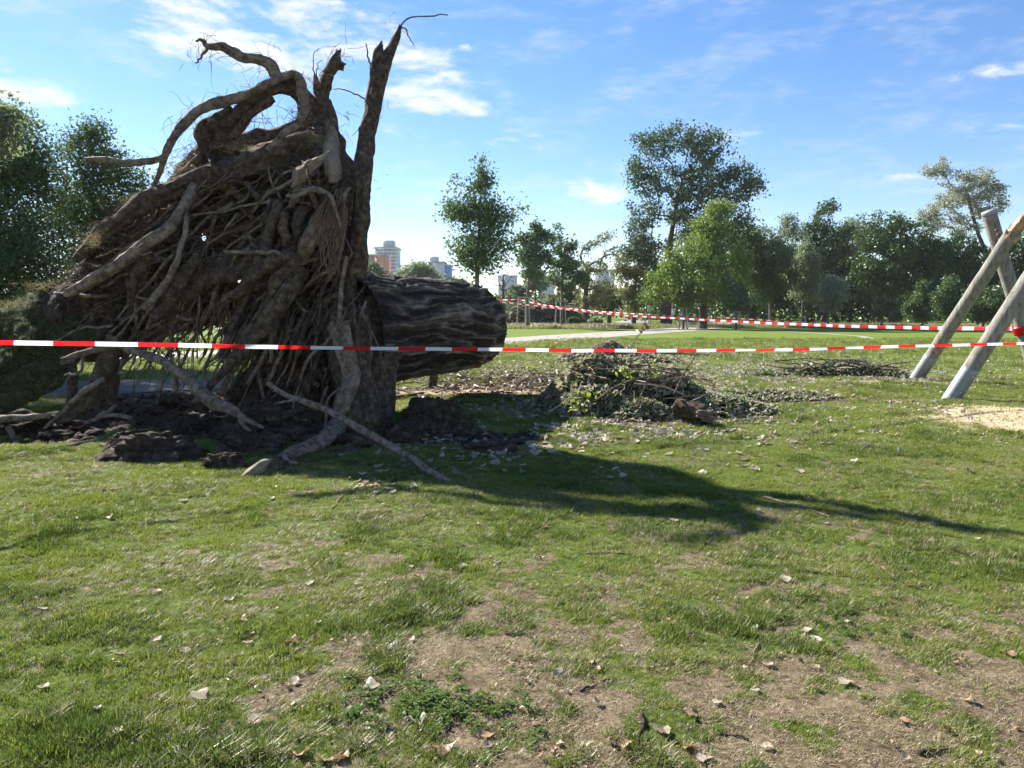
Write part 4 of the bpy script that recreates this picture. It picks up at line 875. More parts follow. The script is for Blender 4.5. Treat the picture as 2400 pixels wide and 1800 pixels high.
def ground_sticks():
    T = [([(1790,1172),(1830,1180),(1880,1197),(1945,1217)], .012, 'long pale peeled stick lying on the grass right of centre', 'palebark'),
         ([(110,1058),(200,1040),(300,1022),(345,1012)], .020, 'pale straight branch on the lawn edge at the left by the hollow', 'palebark'),
         ([(225,1000),(260,1020),(310,1014),(338,1020)], .010, 'thin crooked white root above the pale branch at the left', 'palebark'),
         ([(780,1190),(800,1168),(830,1150)], .008, 'forked green twig beside the strip of pale leaves', 'rootlet'),
         ([(780,1125),(785,1145),(800,1162)], .006, 'thin bent twig standing against the leaf strip', 'rootlet'),
         ([(1375,1302),(1430,1299),(1482,1303)], .008, 'thin straight brown twig in mid lawn', 'rootlet'),
         ([(1970,1770),(1740+245,1757),(2055,1766)], .008, '', ''),
         ([(2155,1775),(2185,1768),(2228,1764)], .009, 'dark short stick at the bottom right on dry soil', 'rootbark'),
         ([(1680,1735),(1720,1732),(1755,1741)], .007, 'dark twig on the bare sand patch at the bottom', 'rootbark'),
         ([(1765,1542),(1772,1520),(1778,1505)], .006, 'small pale twig upright in the grass lower right', 'palebark'),
         ([(1505,1690),(1500,1740),(1488,1790)], .010, 'forked bark-coloured stick among leaves at the bottom', 'rootbark'),
         ([(1360,1630),(1395,1615),(1430,1600)], .006, 'thin dark twig on bare earth at the bottom centre', 'rootbark'),
         ([(262,1528),(285,1537),(312,1546)], .006, 'thin twig in the left foreground grass', 'rootlet'),
         ([(372,1752),(400,1748),(418,1754)], .009, 'short grey twig at the bottom left', 'palebark'),
         ([(20,1296),(50,1302),(90,1308)], .006, 'thin twig at the far left of the lawn', 'rootlet'),
         ([(968,1348),(985,1356),(1002,1364)], .006, 'short brown twig in mid lawn left of centre', 'rootlet'),
         ([(2070,1335),(2085,1345),(2100,1358)], .010, 'reddish brown bark splinter in the grass at the right', 'deadbrown'),
         ([(410,1345),(440,1335),(478,1326)], .004, 'thin pale stalk in the lawn at the left', 'palebark'),
         ([(1815,1120),(1850,1140),(1890,1150)], .005, 'thin pale stalk at the edge of the shadow on the right', 'palebark'),
         ([(1160,975),(1235,990),(1300,1005)], .015, '', ''),
         ([(1155,925),(1200,940),(1250,948),(1290,952)], .022, 'long brown bark strip on the grass right of the log prop', 'rootbark'),
         ([(870,925),(920,935),(990,925)], .05, 'dark broken bark slab on the grass under the trunk', 'rootbark'),
         ([(890,905),(940,915),(1000,935)], .03, 'long dark bark strip under the trunk by the prop', 'rootbark'),
         ([(1810,880),(1850,873),(1900,872)], .07, 'brown piece of log half buried in the litter at right', 'rootbark')]
    for i, (P, r, lab, m) in enumerate(T):
        if not lab: continue
        stick('twig' if r < .015 else 'stick', [gp(u, v, r*.8) for u, v in P], np.linspace(r, r*.6, len(P)), lab, 'twig' if r < .015 else 'stick', m, 6, seed=300+i)
ground_sticks()

# ------------------------------------------------------------------ leaves
def leaf_mesh(seed, curl=.5, fold=.3):
    rs = np.random.RandomState(seed); out = [(.05, .02), (.30, .05), (.44, .22), (.43, .42), (.34, .60), (.20, .80), (.07, .93)]
    def z(x, y): return curl*(y-.5)**2*.7+fold*abs(x)*.5+.055*rs.randn()
    V = [(0, 0, z(0, 0))]+[(0, y, z(0, y)) for y in (.2, .4, .6, .8)]+[(.02*rs.randn(), 1.02, z(0, 1))]; Fc = []
    for sgn in (1, -1):
        b = len(V); V += [(sgn*x*(1+.13*rs.randn()), y+.03*rs.randn(), z(x, y)) for x, y in out]
        q = [(0, b, 1), (b, b+1, 1), (b+1, b+2, 1), (b+2, 2, 1), (b+2, b+3, 2), (b+3, 3, 2), (b+3, b+4, 3), (b+4, 4, 3), (b+4, b+5, 4), (b+5, 5, 4), (b+5, b+6, 5)]
        Fc += q if sgn > 0 else [t[::-1] for t in q]
    V = np.array(V)-np.array([0, .5, 0]); V[:, 2] -= np.percentile(V[:, 2], 30); return V, np.array(Fc)
LEAFV = [leaf_mesh(i, c, f) for i, (c, f) in enumerate([(.5, .3), (.9, .6), (-.3, .5), (1.2, -.2), (.2, 1.0)])]
SIMPLE = (np.array([(0, -.5, 0), (.4, -.1, .1), (0, .5, .05), (-.4, -.1, .1)]), np.array([(0, 1, 2, 3)]))
def rotmats(n, tilt):
    a = RNG.random(n)*6.283; t = np.abs(RNG.normal(0, tilt, n)); b = RNG.random(n)*6.283
    ca, sa, ct, st, cb, sb = np.cos(a), np.sin(a), np.cos(t), np.sin(t), np.cos(b), np.sin(b)
    Z = np.zeros(n); O = np.ones(n)
    A = np.stack([np.stack([ca, -sa, Z], -1), np.stack([sa, ca, Z], -1), np.stack([Z, Z, O], -1)], 1)
    B = np.stack([np.stack([cb, -sb, Z], -1), np.stack([sb, cb, Z], -1), np.stack([Z, Z, O], -1)], 1)
    T = np.stack([np.stack([O, Z, Z], -1), np.stack([Z, ct, -st], -1), np.stack([Z, st, ct], -1)], 1)
    return A@T@B
def leaves(mb, P, size, tilt=.4, mi=0, simple=False, svar=.35):
    n = len(P); P = np.asarray(P, float)
    k = RNG.integers(0, len(LEAFV), n) if not simple else np.zeros(n, int); Rm = rotmats(n, tilt); s = size*(1+svar*RNG.normal(size=n)).clip(.4, 2)
    for j in range(len(LEAFV) if not simple else 1):
        V, f = SIMPLE if simple else LEAFV[j]; q = k == j; m = q.sum()
        if not m: continue
        X = np.einsum('nij,vj->nvi', Rm[q], V)*s[q][:, None, None]+P[q][:, None]
        ff = (f[None]+(np.arange(m)*len(V))[:, None, None]).reshape(-1, f.shape[1]); mb.add(X.reshape(-1, 3), ff, mi)
def litter():
    mb = MB()
    def zone(n, cu, cv, ru, rv, size, mi, tilt=.35, gaussd=True):
        u = RNG.normal(cu, ru*.5, n); v = RNG.normal(cv, rv*.5, n); v = np.maximum(v, 780); q = (900-v)/F; t = CAMH/(SP-q*CP); x = (u-1200)/F*t; y = (CP+q*SP)*t
        k = (fbm(x*1.6, y*1.6, 0, 130, 3)+RNG.normal(0, .35, n)) > -.05; x, y = x[k], y[k]
        leaves(mb, np.column_stack([x, y, height(x, y)+.02]), size, tilt, mi, svar=.5)
    zone(1500, 1450, 960, 420, 90, .075, 0); zone(1500, 1600, 885, 420, 60, .075, 0); zone(1800, 1850, 855, 380, 50, .07, 1); zone(900, 2000, 880, 300, 40, .075, 0)
    zone(1700, 1330, 840, 330, 60, .07, 0); zone(600, 1200, 880, 170, 50, .07, 2); zone(1500, 1500, 830, 500, 30, .07, 0); zone(500, 2150, 860, 300, 30, .07, 0)
    zone(260, 1130, 1045, 200, 40, .075, 0); zone(260, 1400, 1010, 260, 60, .075, 0); zone(200, 1850, 1000, 420, 90, .07, 0); zone(140, 1000, 1060, 240, 60, .07, 0)
    zone(160, 1560, 1000, 500, 160, .07, 0); zone(40, 250, 1130, 400, 60, .04, 2); zone(160, 1500, 1400, 1300, 500, .022, 2); zone(260, 1500, 1600, 1200, 260, .018, 2); zone(60, 680, 1010, 100, 40, .07, 0)
    zone(240, 2180, 950, 140, 40, .06, 0); zone(200, 2030, 935, 160, 20, .06, 2)
    zone(260, 640, 790, 60, 30, .07, 0)
    zone(3400, 1480, 868, 560, 55, .08, 0, .7); zone(3200, 1750, 852, 640, 40, .08, 1, .8); zone(1500, 1650, 862, 700, 44, .08, 0, .9); zone(900, 1900, 870, 420, 26, .08, 0, .7); zone(1200, 1330, 905, 330, 70, .075, 0, .5); zone(700, 1560, 985, 330, 50, .075, 0, .5); zone(500, 1640, 940, 330, 40, .075, 0)
    o = obj('leaf_litter', mb, [M['deadleaf'], M['deadgreen'], M['deadbrown']], smooth=False); setp(o, 'thin scatter of pale curled fallen leaves over the lawn', kind='stuff')
    # bark shreds around the sawn end
    mb = MB(); n = 1500; x = RNG.normal(.4, 1.6, n); y = RNG.normal(16.5, 1.6, n); r = rotmats(n, .25)
    V = np.array([(-.12, -.015, 0), (.12, -.01, .02), (.10, .015, 0), (-.10, .012, .015)]); s = RNG.uniform(.4, 1.5, n)
    X = np.einsum('nij,vj->nvi', r, V)*s[:, None, None]+np.column_stack([x, y, height(x, y)+.03])[:, None]
    mb.add(X.reshape(-1, 3), np.arange(4*n).reshape(-1, 4)); o = obj('bark_shreds', mb, M['chips'], smooth=False); setp(o, 'brown bark shreds and splinters strewn past the trunk end', kind='stuff')
    mb = MB(); n = 2600; x = np.concatenate([RNG.normal(7.5, 1.2, n), RNG.normal(-.3, 1.3, n//2)]); y = np.concatenate([RNG.normal(10.5, .9, n), RNG.normal(14.6, .5, n//2)]); n = len(x); r = rotmats(n, .5)
    V = np.array([(-.02, -.006, 0), (.02, -.006, 0), (.02, .006, .004), (-.02, .006, 0)]); s = RNG.uniform(.5, 1.3, n)
    X = np.einsum('nij,vj->nvi', r, V)*s[:, None, None]+np.column_stack([x, y, height(x, y)+.012])[:, None]
    mb.add(X.reshape(-1, 3), np.arange(4*n).reshape(-1, 4)); o = obj('wood_chips', mb, M['sawdust'], smooth=False); setp(o, 'pale sawdust and wood chips spread on the ground', kind='stuff')
litter()
def single_leaves():
    meshes = []
    for i, mk in enumerate(['deadleaf', 'deadleaf', 'deadleaf', 'deadbrown', 'deadleaf']):
        mb = MB(); V, f = LEAFV[i % 5]; mb.add(V, f); 
        mb.add([(-.012, -.5, 0), (.012, -.5, 0), (.03, -.85, .06)], [(0, 1, 2)])
        me = mb.mesh('fallen_leaf', smooth=True); me.materials.append(M[mk]); meshes.append(me)
    T = [(965,1148,26,'the pale leaf lying alone right of the leaf strip, before the foot root'),(1580,1224,26,'pale leaf inside the shadow at mid right'),(1277,1243,24,'pale leaf at the lower edge of the shadow, centre'),(1836,1362,32,'grey folded leaf on the sunlit lawn right of centre'),
         (535,1407,30,'round white leaf on a worn patch left of centre'),(435,1530,30,'narrow white leaf in the left foreground grass'),(685,1512,38,'grey and white folded leaf left of centre in the foreground'),(1308,1590,28,'white squarish leaf at the bottom centre'),
         (1907,1507,34,'oval cream leaf, lower of the pair in the right foreground'),(1888,1483,28,'pale leaf, upper of the pair in the right foreground'),(1977,1607,38,'cream leaf on green grass in the lower right'),(980,1703,46,'large curled cream leaf beside the clover at the bottom'),
         (1140,1662+70,44,'crumpled tan leaf right of the clover at the bottom'),(1040,1768,50,'big torn orange-tan leaf at the bottom centre'),(805,1785,44,'white leaf standing on edge at the bottom, left of centre'),(765,1792,44,'brownish leaf next to the upright white one at the bottom'),
         (705,1778,44,'cream leaf in tall grass at the bottom left of centre'),(270,1728,46,'white leaf beside twigs at the bottom left'),(400,1775,44,'pale leaf at the bottom left under a grey twig'),(1623,1690,34,'round white leaf on a stalk at the bottom right of centre'),
         (1552,1732,56,'broad crumpled cream leaf on soil at the bottom right of centre'),(1612,1762,44,'reddish tan leaf under the broad crumpled one'),(1465,1758,40,'tan leaf beside the forked stick at the bottom'),(1650,1788,50,'pale torn leaves at the very bottom right of centre'),(870,1617,40,'pale flat leaf half under grass near the clover'),
         (470,1635,48,'pale leaf in a bare hollow at the left foreground'),(2368,1533,24,'small orange leaf near the right edge'),(1175,1665,24,'small tan leaf on bare soil above the clover'),(1103,1105,16,'small pale leaf by the tip of the long branch'),(1870,1110,26,'pale leaf in the lawn right of the shadow'),
         (1745,1405,22,'small tan leaf in the lawn right of centre'),(1100,1410,18,'tiny white leaf in the lawn, centre'),(85,1405,16,'tiny pale leaf at the left edge'),(430,1172,20,'small pale leaf in the upper left lawn'),(258,1215,20,'small whitish leaf at the left of the lawn')]
    n0 = len(T); rs = random.Random(5)
    for k in range(70):
        v = 1060+rs.random()**.8*735; u = rs.uniform(-40, 2440)
        if u < 900 and v < 1150: continue
        T.append((u, v, rs.uniform(.6, 1.1)*(14 if v < 1300 else 18)*(1+.6*(v-1060)/740), None))
    for k in range(26):
        T.append((rs.uniform(820, 925), rs.uniform(1128, 1160), 17, 'STRIP'))
    for i, (u, v, s, lab) in enumerate(T):
        x, y = G(u, v); me = meshes[3] if (lab and ('tan' in lab or 'orange' in lab or 'brown' in lab)) else meshes[rs.randrange(5)]
        o = bpy.data.objects.new('fallen_leaf', me); C.objects.link(o); sc = px(s, y)*1.0
        o.location = (x, y, float(height(x, y))+.012+.03*sc); o.scale = (sc,)*3; o.rotation_euler = (rs.gauss(0, .2), rs.gauss(0, .2), rs.uniform(0, 6.28))
        if lab == 'STRIP': setp(o, 'one of the pale leaves still on a twig in a strip before the foot root', 'leaf', 'leaf strip on a fallen twig')
        elif lab: setp(o, lab, 'leaf', 'fallen leaves on the lawn')
        else: setp(o, 'small %s leaf lying loose on the lawn, %s part, %s of the picture' % ('brown' if me is meshes[3] else 'pale', ('far' if v < 1250 else 'middle' if v < 1480 else 'nearest'), ('far left' if u < 400 else 'left' if u < 850 else 'centre' if u < 1400 else 'right' if u < 1950 else 'far right')), 'leaf', 'loose small leaves on the lawn')
single_leaves()

mb = MB(); leaves(mb, leaves_later[0], .075, 1.3, 0, svar=.5); setp(obj('caught_leaves', mb, M['deadbrown'], UT, smooth=False), kind='stuff')
def pile(name, label, base, domes, nleaf, size, mats, branches, core, seed, wts=None, cat='brush pile'):
    t = thing(name, label, cat, base)
    mb = MB(); P = []
    wts = wts or [1]*len(domes); tw = sum(wts)
    rs = np.random.RandomState(seed)
    for (cx, cy, rx, ry, rz), w_ in zip(domes, wts):
        if core: lump(mb, (cx, cy, float(height(cx, cy))), (rx*.78, ry*.78, rz*.72), 4, .35, 2.0, seed+int(cx*10) % 90)
        n = int(nleaf*w_/tw); a = rs.rand(n)*6.283; r = rs.rand(n)**.6; 
        x = cx+rx*r*np.cos(a); y = cy+ry*r*np.sin(a); top = rz*(1-r**2)*(1+.25*fbm(x*3, y*3, 0, seed, 3))
        z = height(x, y)+np.maximum(top, .02)*(1-.3*rs.rand(n)**2)+.01
        P.append(np.column_stack([x, y, z]))
    if core: obj('pile_core', mb, M['soil'], t)
    P = np.concatenate(P); mb = MB(); k = rs.rand(len(P))
    for j, (lo, hi) in enumerate([(0, .42), (.42, .88), (.88, 1)]): 
        q = (k >= lo) & (k < hi); leaves(mb, P[q], size, .95, j)
    o = obj('pile_leaves', mb, [M[m] for m in mats], t, smooth=False); setp(o, kind='stuff')
    for i, (Q, r, m) in enumerate(branches):
        b = MB(); tube(b, Q, np.linspace(r, r*.55, len(Q)), 6, None, .12, .03, seed+i, (1, 1)); obj('branch', b, M[m], t)
    return t
def rb(rs, cx, cy, cz, L0, r, m):
    a = rs.uniform(0, 6.28); e = rs.uniform(-.15, .35); d = np.array([math.cos(a)*math.cos(e), math.sin(a)*math.cos(e), math.sin(e)]); p = np.array([cx, cy, cz])
    return ([p-d*L0/2, p+np.array([rs.gauss(0, .05), rs.gauss(0, .05), rs.gauss(.04, .05)]), p+d*L0/2], r, m)
def piles():
    rs = random.Random(8); x, y = G(1480, 985); D = [(x-.30, y+1.2, 1.1, .9, .80), (x+.45, y+1.2, 1.2, .8, .68), (x-.45, y+.55, .8, .5, .42), (x+.2, y+.2, .6, .4, .24), (x+1.4, y+.7, 1.0, .6, .24), (x-1.0, y+.9, .6, .45, .28), (x+.9, y+2.2, 1.6, .8, .20), (x+2.6, y+2.6, 1.5, .6, .14)]
    B = [rb(rs, x+rs.uniform(-.7, 1.1), y+rs.uniform(.3, 1.4), rs.uniform(.2, .72), rs.uniform(.7, 2.0), rs.uniform(.005, .016), rs.choice(['palebark', 'rootbark', 'youngbark', 'stake'])) for k in range(60)]
    B += [([W(1390,940,10.4), W(1450,900,10.2), W(1510,882,10.2), W(1555,885,10.4)], .014, 'palebark'), ([W(1550,893,10.4), W(1595,888,10.5), W(1600,930,10.5)], .010, 'palebark'), ([W(1520,886,10.3), W(1500,930,10.2)], .010, 'palebark'), ([W(1480,800,11.2), W(1490,790,11.2), W(1500,775,11.2)], .004, 'palebark')]
    t = pile('leafy_brush_pile', 'large heap of wilted leafy poplar branches in the middle of the lawn', (x, y, 0), D, 12500, .085, ['deadgreen', 'wilted', 'leafyoung'], B, True, 91, [5, 4, 3, 1.4, 2.2, 1.2, 2.6, 1.8])
    mb = MB(); rs2 = np.random.RandomState(3)
    for (u, v, n, Y) in [(1466, 872, 16, 10.4), (1375, 930, 14, 10.3), (1345, 948, 12, 10.2), (1540,870,6,10.5)]:
        c = np.array(W(u, v, Y)); leaves(mb, c+rs2.normal(0, .07, (n, 3)), .08, .9, 0)
    setp(obj('lime_green_leaves', mb, M['limeleaf'], t, smooth=False), kind='stuff')
    x2, y2 = G(1440, 852); D = [(x2, y2+.8, 1.0, .8, .60), (x2-.9, y2+.5, .9, .6, .30), (x2+.9, y2+.2, 1.3, .7, .26)]
    B = [rb(rs, x2+rs.uniform(-1.2, 1.2), y2+rs.uniform(-.2, 1), rs.uniform(.05, .3), rs.uniform(.6, 1.4), rs.uniform(.006, .016), rs.choice(['palebark', 'rootbark'])) for k in range(24)]
    t2 = pile('leaf_heap', 'smaller dome of dry leaves behind the large brush heap', (x2, y2, 0), D, 4200, .10, ['deadgreen', 'deadleaf', 'deadbrown'], B, True, 92, [4, 2, 2])
    # upright twig with leaves sticking out of the heap
    mb = MB(); tube(mb, [W(1478,818,14.5), W(1490,795,14.5), W(1505,778,14.5), W(1520,768,14.5)], [.010, .008, .006, .004], 5, 10, 0, 0, 4); obj('upright_twig', mb, M['rootlet'], t2)
    mb = MB(); leaves(mb, np.array([W(1492,776,14.5), W(1500,772,14.5), W(1507,770,14.4), W(1514,762,14.5), W(1503,778,14.5), W(1518,770,14.5)]), .13, 1.2, 0); obj('twig_leaves', mb, M['deadbrown'], t2)
    x3, y3 = G(1985, 888); D = [(x3+.35, y3+.7, 1.0, .6, .34), (x3-.5, y3+.6, .9, .6, .26), (x3-1.5, y3+.5, 1.0, .5, .12), (x3+1.2, y3+.5, .6, .4, .16)]
    B = [rb(rs, x3+rs.uniform(-1.1, 1.2), y3+rs.uniform(.1, 1), rs.uniform(.08, .36), rs.uniform(.7, 1.7), rs.uniform(.010, .024), rs.choice(['palebark', 'rootbark', 'bark'])) for k in range(44)]
    pile('twig_pile', 'low pile of twigs and wilted leaves left of the swing posts', (x3, y3, 0), D, 2600, .085, ['deadgreen', 'leafyoung', 'deadleaf'], B, True, 93, [3, 3, 1, 1])
    # far brush heap with logs behind the staked trees
    Y4 = 78; P4 = W(1265, 765, Y4); D = [(P4[0]-1.4, Y4, 3.0, 2.2, 2.3), (P4[0]+1.3, Y4, 3.0, 2.2, 2.9), (P4[0]+3.2, Y4, 1.6, 1.5, 1.6), (P4[0]-2.8, Y4, 1.5, 1.4, 1.6)]
    B = [rb(rs, P4[0]+rs.uniform(-3, 3), Y4-1.5+rs.uniform(-.5, 1.0), rs.uniform(.3, 2.2), rs.uniform(1.5, 3.5), rs.uniform(.04, .12), rs.choice(['bark', 'rootbark'])) for k in range(40)]
    B += [([np.array((P4[0]+a, Y4-2.0, .3+h)), np.array((P4[0]+a+2.6, Y4-2.2, .3+h))], .30, 'bark') for a, h in [(0, 0), (.6, .6), (1.2, 0), (.3, 1.2)]]
    pile('distant_brush_heap', 'tall distant heap of cut brushwood and logs behind the staked trees', (P4[0], Y4, 0), D, 5200, .26, ['deadgreen', 'leafwillow', 'deadbrown'], B, True, 94)
piles()
def log_chunk():
    x, y = G(1640, 985); b = (x, y, 0); t = thing('split_log', 'pale broken chunk of log with splintered end at the right of the brush heap', 'log', b)
    mb = MB(); tube(mb, [W(1664, 979, 10.3), W(1640, 971, 10.4), W(1612, 962, 10.5), W(1585, 952, 10.6)], [.07, .11, .115, .10], 22, 40, .16, 0, 88, (1.6, 0), ridge=.35); obj('log_body', mb, M['rootbark'], t)
    mb = MB(); rs = random.Random(4)
    for k in range(22):
        u, v = rs.uniform(1630, 1662), rs.uniform(960, 985); tube(mb, [W(u, v, 10.25), W(u+rs.uniform(12, 34), v+rs.uniform(0, 9), 10.2)], [.016, .003], 4, 5, .1, 0, k)
    obj('splinters', mb, M['splinter'], t)
log_chunk()

# ------------------------------------------------------------------ swing frame
def swing():
    b = gp(2225, 934, 0); t = thing('swing_frame', 'broken grey timber swing frame of leaning poles with galvanised feet', 'swing frame', b)
    def pole(p0, p1, r, sleeve=None, seed=0, broken=(0, 0), label=None, extra=0):
        p0 = np.array(p0); p1 = np.array(p1); d = (p1-p0)/np.linalg.norm(p1-p0)
        mb = MB(); s0 = p0+d*(sleeve*.92 if sleeve else 0); tube(mb, [s0, (s0+p1)/2, p1], [r, r, r*.97], 22, 60, .02, .01, seed, broken, ridge=.015)
        o = obj('pole', mb, M['pole'], t)
        if label: o['label'] = label
        if sleeve:
            mb = MB(); tube(mb, [p0-d*.25, p0+d*sleeve], [r*1.03, r*1.03], 28, 12, 0, 0, seed); s = obj('metal_foot', mb, M['galv'], o)
            for k, (h, a) in enumerate([(.82, -.2), (.42, -.5), (.32, .0)]):
                q = p0+d*sleeve*h; n_ = np.cross(d, [0, 1, 0]); n_ /= np.linalg.norm(n_); f_ = np.cross(n_, d); f_ = f_ if f_[1] < 0 else -f_
                c = q+(f_*math.cos(a)+n_*math.sin(a))*r*1.03; mb = MB(); tube(mb, [c, c+(f_*math.cos(a)+n_*math.sin(a))*.012], [.016, .013], 10, 4, 0, 0, k); obj('bolt', mb, M['bolt'], o)
        return o, d
    pole(W(2226, 940, 13.3), W(2520, 490, 12.6), .136, .66, 5)
    o, d = pole(W(2146, 891, 17.2), W(2368, 553, 15.1), .136, .72, 6, (0, 2.5), 'pole broken off near its top')
    # splintered orange break
    rs = random.Random(3)
    a = np.array(W(2362, 562, 15.1)); e = np.array(W(2404, 505, 14.9)); mb = MB()
    tube(mb, [a, (a+e)/2, e, e+(e-a)*.5], [.11, .085, .06, .04], 12, 24, .2, .01, 9, (0, 3), ridge=.4)
    for k in range(14):
        q = a+(e-a)*rs.uniform(0, .6)+np.array([rs.uniform(-.07, .07), rs.uniform(-.08, .02), rs.uniform(-.05, .05)]); tube(mb, [q, q+(e-a)*rs.uniform(.2, .5)+np.array([rs.gauss(-.01, .03), 0, .04])], [.02, .004], 4, 5, .1, 0, k)
    obj('splintered_break', mb, M['freshwood'], t)
    o, d = pole(W(2318, 500, 15.8), W(2440, 915, 16.1), .136, None, 7, label='pole standing behind the other two, sawn flat at its top')
    top = np.array(W(2318, 500, 15.8)); dd = (top-np.array(W(2440, 915, 16.1))); dd /= np.linalg.norm(dd)
    mb = MB(); tube(mb, [top-dd*.02, top+dd*.05], [.141, .136], 24, 5, .02, 0, 3); obj('top_cap', mb, M['galv'], o)
    for k in range(3):
        c = np.array(W(2334+k*4, 540+k*11, 15.64)); mb = MB(); tube(mb, [c, c+np.array([0, -.05, 0])], [.03, .022], 9, 4, .1, 0, k); obj('bolt', mb, M['bark'], o)
    return t
swing()

# ------------------------------------------------------------------ barrier tapes
def tape(pts, width, label, stripe=.33, seed=0, twist=.25, group='red and white barrier tapes', base=None, thin=None):
    P = np.array(pts, float); ln = np.sum(np.linalg.norm(np.diff(P, axis=0), axis=1)); n = int(ln/(stripe/3))+1; n = n-(n-1) % 3
    Q = spline(P, n); s = np.linspace(0, ln, n)
    T = np.gradient(Q, axis=0); T /= np.linalg.norm(T, axis=1)[:, None]; S = np.cross(T, [0, 0, 1]); S /= np.linalg.norm(S, axis=1)[:, None]; U = np.cross(S, T)
    a = twist*fbm(s*.35, seed*3.3, 0, seed+900, 3)*2.4
    if thin: a = a+thin(s/ln)
    d = U*np.cos(a)[:, None]+S*np.sin(a)[:, None]
    wob = .022*fbm(s*1.3, 4.4, 0, seed+901, 4); Q[:, 2] += .012*fbm(s*.5, 2.2, 0, seed+902, 3)
    K = 3; V = np.stack([Q+d*(width*(k/(K-1)-.5))[..., None]+S*((.004 if k == 1 else 0)+wob)[:, None] if False else Q+d*(width*(k/(K-1)-.5))+S*((.004 if k == 1 else 0.)+wob)[:, None] for k in range(K)], 1).reshape(-1, 3)
    mb = MB(); mb.v.append(V); mb.n = len(V)
    for mi in (0, 1):
        i = np.array([k for k in range(n-1) if (k//3) % 2 == mi])[:, None]*K; j = np.arange(K-1)[None]
        mb.f.append(np.stack([i+j, i+K+j, i+K+j+1, i+j+1], -1).reshape(-1, 4)); mb.m.append(mi)
    o = obj('barrier_tape', mb, [M['tape_red'], M['tape_white']], base=Vector(pts[0])); setp(o, label, 'barrier tape', group); return o
def wp(L_): return [W(*p) for p in L_]
tape(wp([(-1500,792,5.0),(-800,794,5.6),(-260,798,6.2),(0,802,6.7),(400,808,7.4),(800,815,8.3),(1180,820,9.3),(1500,822,10.2),(1800,820,11.0),(2100,812,11.8),(2400,804,12.5),(2560,799,12.9)]), .043, 'nearest barrier tape, stretched low across the whole picture in front of the roots', .33, 1, .42,
     thin=lambda s: .95*np.exp(-((s-.66)/.035)**2)+.8*np.exp(-((s-.78)/.02)**2))
tape(wp([(1168,707,46),(1300,722,42),(1450,738,37),(1600,747,32.5),(1800,757,27),(2000,765,22),(2200,769,18.5),(2398,771,16)]), .085, 'second barrier tape running from behind the log to the crossed swing pole', .36, 2, .10)
tape(wp([(1168,703,66),(1200,702,66),(1213,701,65.5)]), .09, 'short tape stretch reaching the first staked young tree from the left', .36, 3, .1)
tape(wp([(1215,701,65.5),(1260,712,66),(1330,722,68),(1420,731,70),(1560,739,71),(1700,745,70),(1900,757,66),(2058,769,60)]), .085, 'thin distant tape from the first staked tree along the wood edge', .36, 4, .1)
tape(wp([(2062,768,60),(2200,775,58),(2340,779,57),(2480,780,56)]), .08, 'thin far tape from the snapped sapling to the right edge', .36, 5, .1)
def tape_knot():
    mb = MB(); c = np.array(W(2394, 772, 16.0)); d = np.array(W(2440, 915, 16.1))-np.array(W(2318, 500, 15.8)); d /= np.linalg.norm(d)
    tube(mb, [c-d*.09, c+d*.09], [.165, .165], 20, 8, .05, 0, 4); setp(obj('tape_wrap', mb, M['tape_red'], base=c), 'red tape wound round the rear swing pole at the right edge', 'tape knot')
tape_knot()
